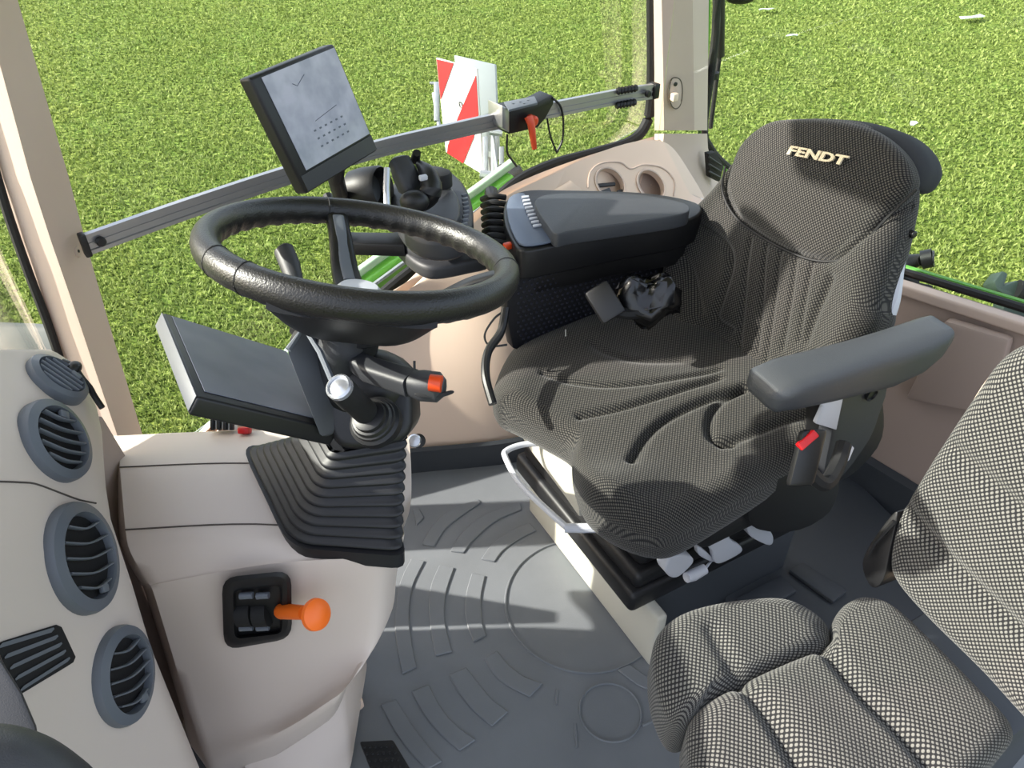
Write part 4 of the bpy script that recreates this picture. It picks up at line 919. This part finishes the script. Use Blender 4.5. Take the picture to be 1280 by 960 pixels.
mk('rail_end', [box(Z(106, 306, RZ), .012, .02, .045, RR, NN, UPZ, .003)], BLACK, rail); mk('rail_end', [box(Z(817, 113, RZ), .02, .03, .04, RR, NN, UPZ, .003)], BLACK, rail)
for y0, z_ in ((109, .018), (130, -.020)):
    for k in range(1): mk('cable_clip', [tube([Z(767, 121, RZ)+UPZ*z_-NN*.012, Z(791, 117, RZ)+UPZ*z_-NN*.012], .0085, 8)]+[tube([Z(768+j*4, 121-j*.7, RZ)+UPZ*z_-NN*.012, Z(770+j*4, 121-j*.7, RZ)+UPZ*z_-NN*.012], .0105, 8) for j in range(6)], BLACK, rail)
# clamp with the red-orange lever
cb_ = thing('rail_clamp', 'black device clamp with orange-red locking lever gripping the window rail', 'clamp', Z(660, 165, .70))
def CM(x, y, off=0): return PL(x, y, Z(655, 143, RZ)-NN*(.03+off), NN)
mk('clamp_body', [prism([CM(*p) for p in ((633, 136), (672, 128), (690, 119), (693, 122), (692, 130), (682, 148), (672, 160), (636, 168), (632, 150))], NN*.05, .003)], BLACK, cb_)
mk('top_plate', [prism([Z(*p, .83) for p in ((630, 127), (668, 120), (672, 128), (636, 137))], (0, 0, -.006), .001)]+[lathe(Z(x, y, .831), UPZ, [(.003, 0), (.003, .0006), (.0005, .0008)], 8) for x, y in ((641, 129), (650, 127), (660, 125), (655, 129))], MGREY, cb_)
mk('side_jaw', [prism([CM(*p, .006) for p in ((628, 132), (637, 137), (637, 166), (628, 160))], NN*.06, .003)], ALU, cb_)
lv = [CM(661, 146, .015), CM(664, 155, .025), CM(668, 186, .03)]
mk('locking_lever', [tube(lv, [.012, .010, .0065], 12), lathe(CM(662, 149, .0), -NN, [(.013, 0), (.013, .02), (.008, .024)], 16)], pm('orange_red', (.86, .30, .16), .4), cb_, label='orange-red locking lever')
mk('cable', tube(cr([CM(690, 122), CM(700, 132), (CM(704, 150)), CM(703, 175), CM(696, 190)], 6), .003, 6), BLACK, cb_)
mk('cable', tube(cr([CM(684, 148), CM(688, 170), CM(696, 191)], 5), .0025, 6), BLACK, cb_)
mk('cable', tube(cr([CM(634, 168), CM(634, 190), CM(640, 200), CM(646, 208)], 4), .003, 6), BLACK, cb_)

# =============== marker board and bracket outside
bq = quad([(545, 72), (596, 84), (604, 219), (556, 187)], depth=2.62)
# real board: flat panel turned to the left
bTL = DP(545, 72, 2.66); bTR = DP(596, 86, 2.58); bBR = DP(604, 219, 2.72); bBL = DP(557, 190, 2.80)
bnn = (bTR-bTL).cross(bBL-bTL).normalized(); bnn = bnn if bnn.dot(CAM-bTL) > 0 else -bnn
bBR = PL(604, 219, bTL, bnn)
mb = thing('marker_board', 'red and white diagonally striped warning board outside the right window', 'warning board', bBR)
mk('panel', [prism([bTL, bTR, bBR, bBL], -bnn*.008, .002)], pm('board_white', (.76, .76, .76), .5), mb)
def bp(u, v, off=.001): return bTL.lerp(bTR, u).lerp(bBL.lerp(bBR, u), v)+bnn*off
REDM = pm('reflective_red', (.78, .07, .11), .4)
def bq_(x, y): return PL(x, y, bTL+bnn*.001, bnn)
for poly in ([(546, 74), (567, 79), (551, 124)], [(595, 94), (598, 143), (592, 172), (579, 204), (559, 191), (560, 182), (572, 148)]):
    mk('red_stripe', [prism([bq_(*p) for p in poly], bnn*.0015)], REDM, mb, label='red diagonal stripe')
mk('maker_mark', [tube(cr([bp(.50, .38, .002), bp(.56, .37, .002), bp(.58, .41, .002), bp(.52, .42, .002)], 4, True), .0016, 5, closed=True)], DGREY, mb)
mb2 = thing('rear_panel', 'plain white panel, toned grey as if shaded, standing behind the striped warning board', 'panel', DP(621, 200, 2.95))
mk('panel', [prism([DP(*p, 2.88) for p in ((567, 69), (619, 81), (624, 200), (585, 190))], -bnn*.01, .003)], pm('shaded_panel', (.62, .65, .65), .5), mb2)  # grey colour stands for the shade the front board throws on it
mk('panel_post', [tube([DP(610, 150, 2.9), DP(615, 240, 3.0), V((DP(615, 240, 3.0).x, DP(615, 240, 3.0).y, GZ))], .02, 8)], STEEL, mb2)
br = thing('board_bracket', 'galvanised steel bracket with hinge plates holding the warning board', 'bracket', DP(620, 218, 2.6))
mk('upright', [box(DP(x, y, d), w, .02, h, RT, FW, UP, .003) for x, y, d, w, h in ((607, 196, 2.55, .018, .13), (618, 195, 2.5, .022, .14), (627, 205, 2.5, .016, .11))], STEEL, br)
mk('hinge', [tube([DP(612, 164, 2.45), DP(628, 166, 2.45)], .012, 10), tube([DP(600, 218, 2.5), DP(634, 222, 2.5)], .014, 10), tube([DP(616, 170, 2.47), DP(622, 218, 2.47)], .006, 8)], STEEL, br)
mk('left_upright', [box(DP(546, 128, 2.8), .02, .02, .14, RT, FW, UP, .003), tube([DP(537, 104, 2.8), DP(552, 104, 2.8)], .005, 8), tube([DP(542, 116, 2.8), DP(550, 165, 2.8)], .007, 8)], STEEL, br)
mk('foot_block', [prism([DP(*p, 2.4) for p in ((624, 204), (650, 206), (655, 215), (630, 228), (618, 222))], FW*.05, .006)], DGREY, br)

# =============== cables and knob at the beige side wall
cbx = mk('cable', [tube(cr([DP(*p, d) for *p, d in ((632, 388, 1.5), (618, 398, 1.5), (606, 418, 1.5), (612, 432, 1.5), (634, 431, 1.5))], 6), .0022, 6)], BLACK, label='thin black wire loop hanging beside the console side panel', cat='cable')
mk('hose', [tube(cr([DP(*p, d) for *p, d in ((632, 385, 1.5), (626, 415, 1.49), (610, 440, 1.47), (607, 470, 1.44), (616, 505, 1.42))], 6), .0085, 10)], BLACK, label='thick black hose curving down beside the driver cushion', cat='hose')
wk = thing('wall_knob', 'small silver round turn knob low on the beige side wall', 'knob', DP(518, 552, 1.72))
kd = (CAM-DP(518, 552, 1.7)).normalized()
mk('knob_base', [lathe(DP(523, 551, 1.69), kd, [(.016, -.01), (.016, .002), (.012, .004), (.001, .004)], 20)], BLACK, wk)
mk('knob_dial', [lathe(DP(518, 551, 1.68), kd, [(.015, -.008), (.015, .004), (.012, .008), (.001, .009)], 20)], SILVER, wk)
mk('wall_recess', [tube([W(x, y, 1.40) for x, y in ((543, 368), (556, 362), (565, 378))], .003, 6), tube([W(x, y, 1.36) for x, y in ((590, 388), (598, 402), (612, 396))], .003, 6)], SEAM, label='thin groove lines on the beige wall top by the green frame', cat='groove') if False else None

# =============== vent tower on the left
VENTS = ((71, 475, 78, .46, 50, -38, (.35, .50)), (70, 551, 110, .56, 26, -20, (.1, .62)), (103, 697, 142, .50, 17, 14, (.2, -.62)), (154, 844, 122, .52, 10, 36, (.3, -.6)))
def vnormal(cx, cy, cs, ang):
    v = (CAM-DP(cx, cy, 1)).normalized(); rx = RT-v*RT.dot(v); rx.normalize(); ry = v.cross(rx).normalized(); ry = ry if ry.z > 0 else -ry
    a = math.radians(ang); md = rx*math.cos(a)+ry*math.sin(a)
    return (v*cs+md*math.sqrt(1-cs*cs)).normalized(), rx, ry, v
def nrow(y):
    ys = [v[1] for v in VENTS]; y = min(max(y, ys[0]), ys[-1])
    k = max(i for i in range(3) if ys[i] <= y or i == 0); k = min(k, 2); t = (y-ys[k])/(ys[k+1]-ys[k])
    a, b = [vnormal(VENTS[q_][0], VENTS[q_][1], VENTS[q_][3], VENTS[q_][4])[0] for q_ in (k, k+1)]
    return a.lerp(b, t).normalized()
def xc(y): return float(np.interp(y, [430, 474, 551, 697, 844, 960, 1100], [60, 72, 74, 104, 155, 195, 250]))
dcen = {697: .90}
for st_ in (-1, 1):
    d = .90; y = 697
    while 420 <= y <= 1120:
        n_ = nrow(y); y2 = y+st_; d = d*ray(xc(y), y).dot(n_)/ray(xc(y2), y2).dot(n_); y = y2; dcen[y] = d
print('TOWER', {k: round(dcen[k], 3) for k in (440, 474, 551, 697, 844, 960)})
def tower(x, y):
    n_ = nrow(y); yy = int(min(max(y, 421), 1119)); return dcen[yy]*ray(xc(y), y).dot(n_)/ray(x, y).dot(n_)
vt = thing('vent_tower', 'cream dashboard side tower carrying four round air vents on the left', 'dashboard', DP(80, 900, 1.0))
xr = lambda y: float(np.interp(y, [437, 445, 460, 480, 501, 535, 568, 632, 660, 717, 808, 875, 942, 1100], [62, 80, 96, 109, 119, 127, 129, 134, 141, 161, 188, 215, 242, 305]))
rgs = []
for y in (437, 441, 450, 465, 485, 510, 540, 575, 610, 650, 690, 730, 770, 810, 850, 890, 930, 980, 1040, 1100):
    X2 = xr(y); X0 = -70; f = []
    for k in range(14):
        x = X0+(X2-30-X0)*k/13; f.append(DP(x, y, tower(x, y)))
    dr = tower(X2-22, y)
    f += [DP(X2-18, y, dr+.006), DP(X2-10, y, dr+.022), DP(X2-3, y, dr+.05), DP(X2, y, dr+.085), DP(X2-1, y, dr+.16)]
    rgs.append(f+[DP(X0+60, y, tower(X0, y)+.45), DP(X0, y, tower(X0, y)+.35)])
top_ = [p+V((0, 0, -.004))+(DP(20, 430, 1.3)-p)*.25 for p in rgs[0]]
rgs = [top_]+rgs
mk('tower_body', [loft(rgs)], CREAM, vt, sharp=50)
mk('seam', [tube(cr([DP(x, y, tower(x, y)-.0005) for x, y in ((-20, 602), (0, 602), (25, 603), (45, 605), (75, 616), (100, 625), (120, 629))], 3), .0012, 5)], SEAM, vt)
def vent(cx, cy, maj, cs, ang, sla, knob, nfl=5):
    n, rx, ry, v = vnormal(cx, cy, cs, ang)
    d = tower(cx, cy)-.003; c = DP(cx, cy, d); R = maj/2*d/960
    t = mk('round_vent', [lathe(c, n, [(R*.9, -.02), (R, -.006), (R, .003), (R*.97, .008), (R*.78, .012), (R*.74, .006), (R*.735, .002)], 48)], VENTG, vt)
    t.data.polygons  # ring face closed by the well below
    mk('vent_well', [lathe(c+n*.0022, n, [(R*.735, -.003), (R*.735, .0), (.001, .0)], 32)], BLACKM, t)
    a = math.radians(sla); D_ = rx*math.cos(a)+ry*math.sin(a); sx = D_-v*(D_.dot(n)/v.dot(n)); sx.normalize(); sy = n.cross(sx); sy = sy if sy.dot(ry) > 0 else -sy
    for k in range(nfl):
        o = (k-(nfl-1)/2)*(1.32/nfl)*R; hw = math.sqrt(max(1e-5, (R*.71)**2-o*o))
        mk('louvre', [tube(cr([c+n*.0075+sy*(o+.04*R)-sx*hw, c+n*.0095+sy*(o-.05*R), c+n*.0075+sy*(o+.04*R)+sx*hw], 6), .0024, 6, up=n, prof=[(a_*.55, b_*1.6) for a_, b_ in rrect(2, 2, .6, 2)])], MGREY, t)
    mk('vent_tab', [box(c+sx*knob[0]*R+sy*knob[1]*R+n*.010, .014, .010, .006, sx, sy, n, .002)], MGREY, t)
for a in VENTS: vent(*a)
# rectangular grille low on the tower
rv_px = [(2, 803), (62, 786), (86, 828), (30, 866)]
dd = tower(45, 825)
TP = lambda x, y, off=0: DP(x, y, tower(x, y)-off)
rg_ = mk('square_vent', [prism([TP(*p, .003) for p in ((-6, 806), (62, 785), (69, 788), (87, 826), (84, 833), (26, 868), (20, 864))], FW*.012, .002)], BLACKM, vt)
for k in range(5):
    t = k/4; a = (-2+t*27, 808+t*54); b = (63+t*20, 788+t*37)
    mk('slat', [prism([TP(a[0], a[1], .006), TP(b[0], b[1], .006), TP(b[0]+1.5, b[1]+3, .006), TP(a[0]+1.5, a[1]+3, .006)], FW*.006+UP*.002, .0006)], MGREY, rg_)
# taupe gap wall behind the tower; side part raised to shade the console edge
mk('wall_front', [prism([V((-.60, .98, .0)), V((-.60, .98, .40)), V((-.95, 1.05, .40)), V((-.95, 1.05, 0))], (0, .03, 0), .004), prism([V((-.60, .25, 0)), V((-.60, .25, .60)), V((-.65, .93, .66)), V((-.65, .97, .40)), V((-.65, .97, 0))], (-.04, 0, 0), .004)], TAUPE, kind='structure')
mk('wire', [tube(cr([DP(*p, 1.02+.0) for p in ((78, 452), (92, 458), (102, 472), (112, 484), (118, 495), (128, 510))], 5), .004, 8), sphere(DP(92, 460, 1.02), .010, .012, .008)], BLACK, label='black wire lying over the top of the vent tower', cat='wire')
# dark lower side of the door step and blurred foreground cover
mk('door_trim', [prism([DP(*p, .60) for p in ((-60, 800), (-6, 812), (28, 866), (46, 908), (60, 1000), (-60, 1000))], ray(0, 870)*.05, .006)], DGREY, label='grey angled trim strip at the lower left corner beside the tower', cat='trim')
mk('padded_cover', [pad([DP(*p, .45) for p in ((-80, 905), (0, 900), (55, 912), (100, 938), (135, 975), (140, 1040), (60, 1080), (-60, 1060), (-100, 980))], DP(20, 980, .45), (CAM-DP(20, 980, .45)).normalized(), thick=.05, edge=.02, dome=.01, nr=12, no=90), tube([DP(0, 990, .50), V((DP(0, 990, .5).x, DP(0, 990, .5).y-.02, 0))], .04, 12)], DGREY, label='dark rounded padded cover in the extreme lower left foreground', cat='cover')
# fender outside the windscreen sliver, enlarged behind the pillar to block sun
fo_ = cr([DP(*p, 1.95) for p in ((-140, 396), (0, 402), (48, 404), (84, 410), (112, 440), (126, 480), (146, 560), (40, 600), (-140, 580))], 4, True)
mk('front_fender', [prism(fo_, (FW-RT*.45).normalized()*.45, .02, 3), tube([DP(0, 560, 2.1), V((DP(0, 560, 2.1).x, DP(0, 560, 2.1).y, GZ))], .12, 12)], pm('grey_fender', (.36, .38, .36), .5), label='grey front fender edge seen through the windscreen at far left', cat='fender')
# =============== rear window hardware
wc_ = thing('work_camera', 'black cylindrical work light arm standing on the rear window sill', 'work light', DP(1140, 362, 2.0))
mk('barrel', [tube([DP(1118, 334, 2.0), DP(1135, 328, 2.0), DP(1150, 325, 1.98), DP(1154, 325, 1.97)], [.022, .022, .016, .016], 16), tube([DP(1152, 325, 1.975), DP(1166, 322, 1.96)], [.024, .024], 18)], BLACK, wc_)
mk('mount', [box(DP(1134, 350, 1.99), .05, .04, .05, RT, FW, UP, .008), box(DP(1150, 359, 1.95), .05, .03, .016, (RT-UP*.2).normalized(), FW, (UP+RT*.2).normalized(), .004)], BLACKM, wc_)
mk('lens_ring', [tube([DP(1164, 322, 1.957), DP(1167, 322, 1.955)], [.018, .018], 18)], DGREY, wc_)
hk = thing('hitch_bracket', 'dark green-black forked bracket outside the rear window at the right edge', 'bracket', DP(1265, 400, 2.3))
mk('fork', [prism([DP(*p, 2.2) for p in ((1243, 352), (1254, 338), (1261, 342), (1256, 356), (1272, 350), (1290, 362), (1300, 380), (1262, 372), (1246, 362))], FW*.06, .006)], pm('dark_green', (.20, .26, .23), .5), hk)
mk('post', [prism([DP(*p, 2.25) for p in ((1258, 370), (1292, 380), (1290, 420), (1250, 402))], FW*.06, .006)], pm('dark_green2', (.16, .21, .20), .5), hk)
mk('stand', [tube([DP(1280, 400, 2.3), V((DP(1280, 400, 2.3).x, DP(1280, 400, 2.3).y, GZ))], .04, 8)], BLACKM, hk)
mk('arm', [tube([DP(1270, 362, 2.2), DP(1320, 378, 2.2)], .03, 12)], BLACKM, hk)
# top right black mirror stub
mk('mirror_foot', [sphere(DP(925, -3, 2.3), .045, .03, .018)], BLACK, label='rounded black mirror foot at the top edge beside the gas strut', cat='mirror')
# trailer lamps seen below the display
tlp = thing('connector_cluster', 'small white and red connector plugs just below the tilted display', 'connector', DP(280, 540, 1.5))
mk('white_plug', [box(DP(275, 528, 1.36), .03, .02, .022, RT, FW, UP, .003), box(DP(290, 532, 1.36), .014, .02, .016, RT, FW, UP, .003)], WHITE, tlp)
mk('dark_plug', [box(DP(266+k*8, 529, 1.345), .006, .01, .024, RT, FW, UP, .001) for k in range(4)], BLACK, tlp)
mk('red_plug', [box(DP(306, 538, 1.34), .02, .02, .012, RT, FW, UP, .003)], RED, tlp, label='red plug')
# reflections on the window glass, built as pale patches on the lawn
for px, s_, lb in (((958, 12), .14, 'narrow white glass reflection laid on the lawn near the top edge by the mirror foot'), ((990, 45), .10, 'small white glass reflection laid on the lawn just below the narrow one'),
                   ((1142, 155), .11, 'white glass reflection laid on the lawn directly above the seat hood'), ((1215, 22), .24, 'long pale streak of glass reflection laid on the lawn at upper right')):
    c = Z(*px, GZ+.06); a = random.random()
    mk('reflection_patch', [prism([c+V((math.cos(t)*s_*(1 if px[0] != 1142 else .5), math.sin(t)*s_*.5*(.5+.5*random.random())+math.cos(t)*s_*.3, .02*random.random())) for t in [k*2*PI/9 for k in range(9)]], (0, 0, .006))], pm('reflection_white', (.82, .88, .84), .6), label=lb, cat='reflection', group='white glass reflections laid on the lawn')
# pale thread on the cushion
mk('lint', [tube([CU(707, 412, .075), CU(707, 420, .075)], .0012, 5)], WHITE, label='tiny white thread of lint on top of the driver cushion', cat='lint')
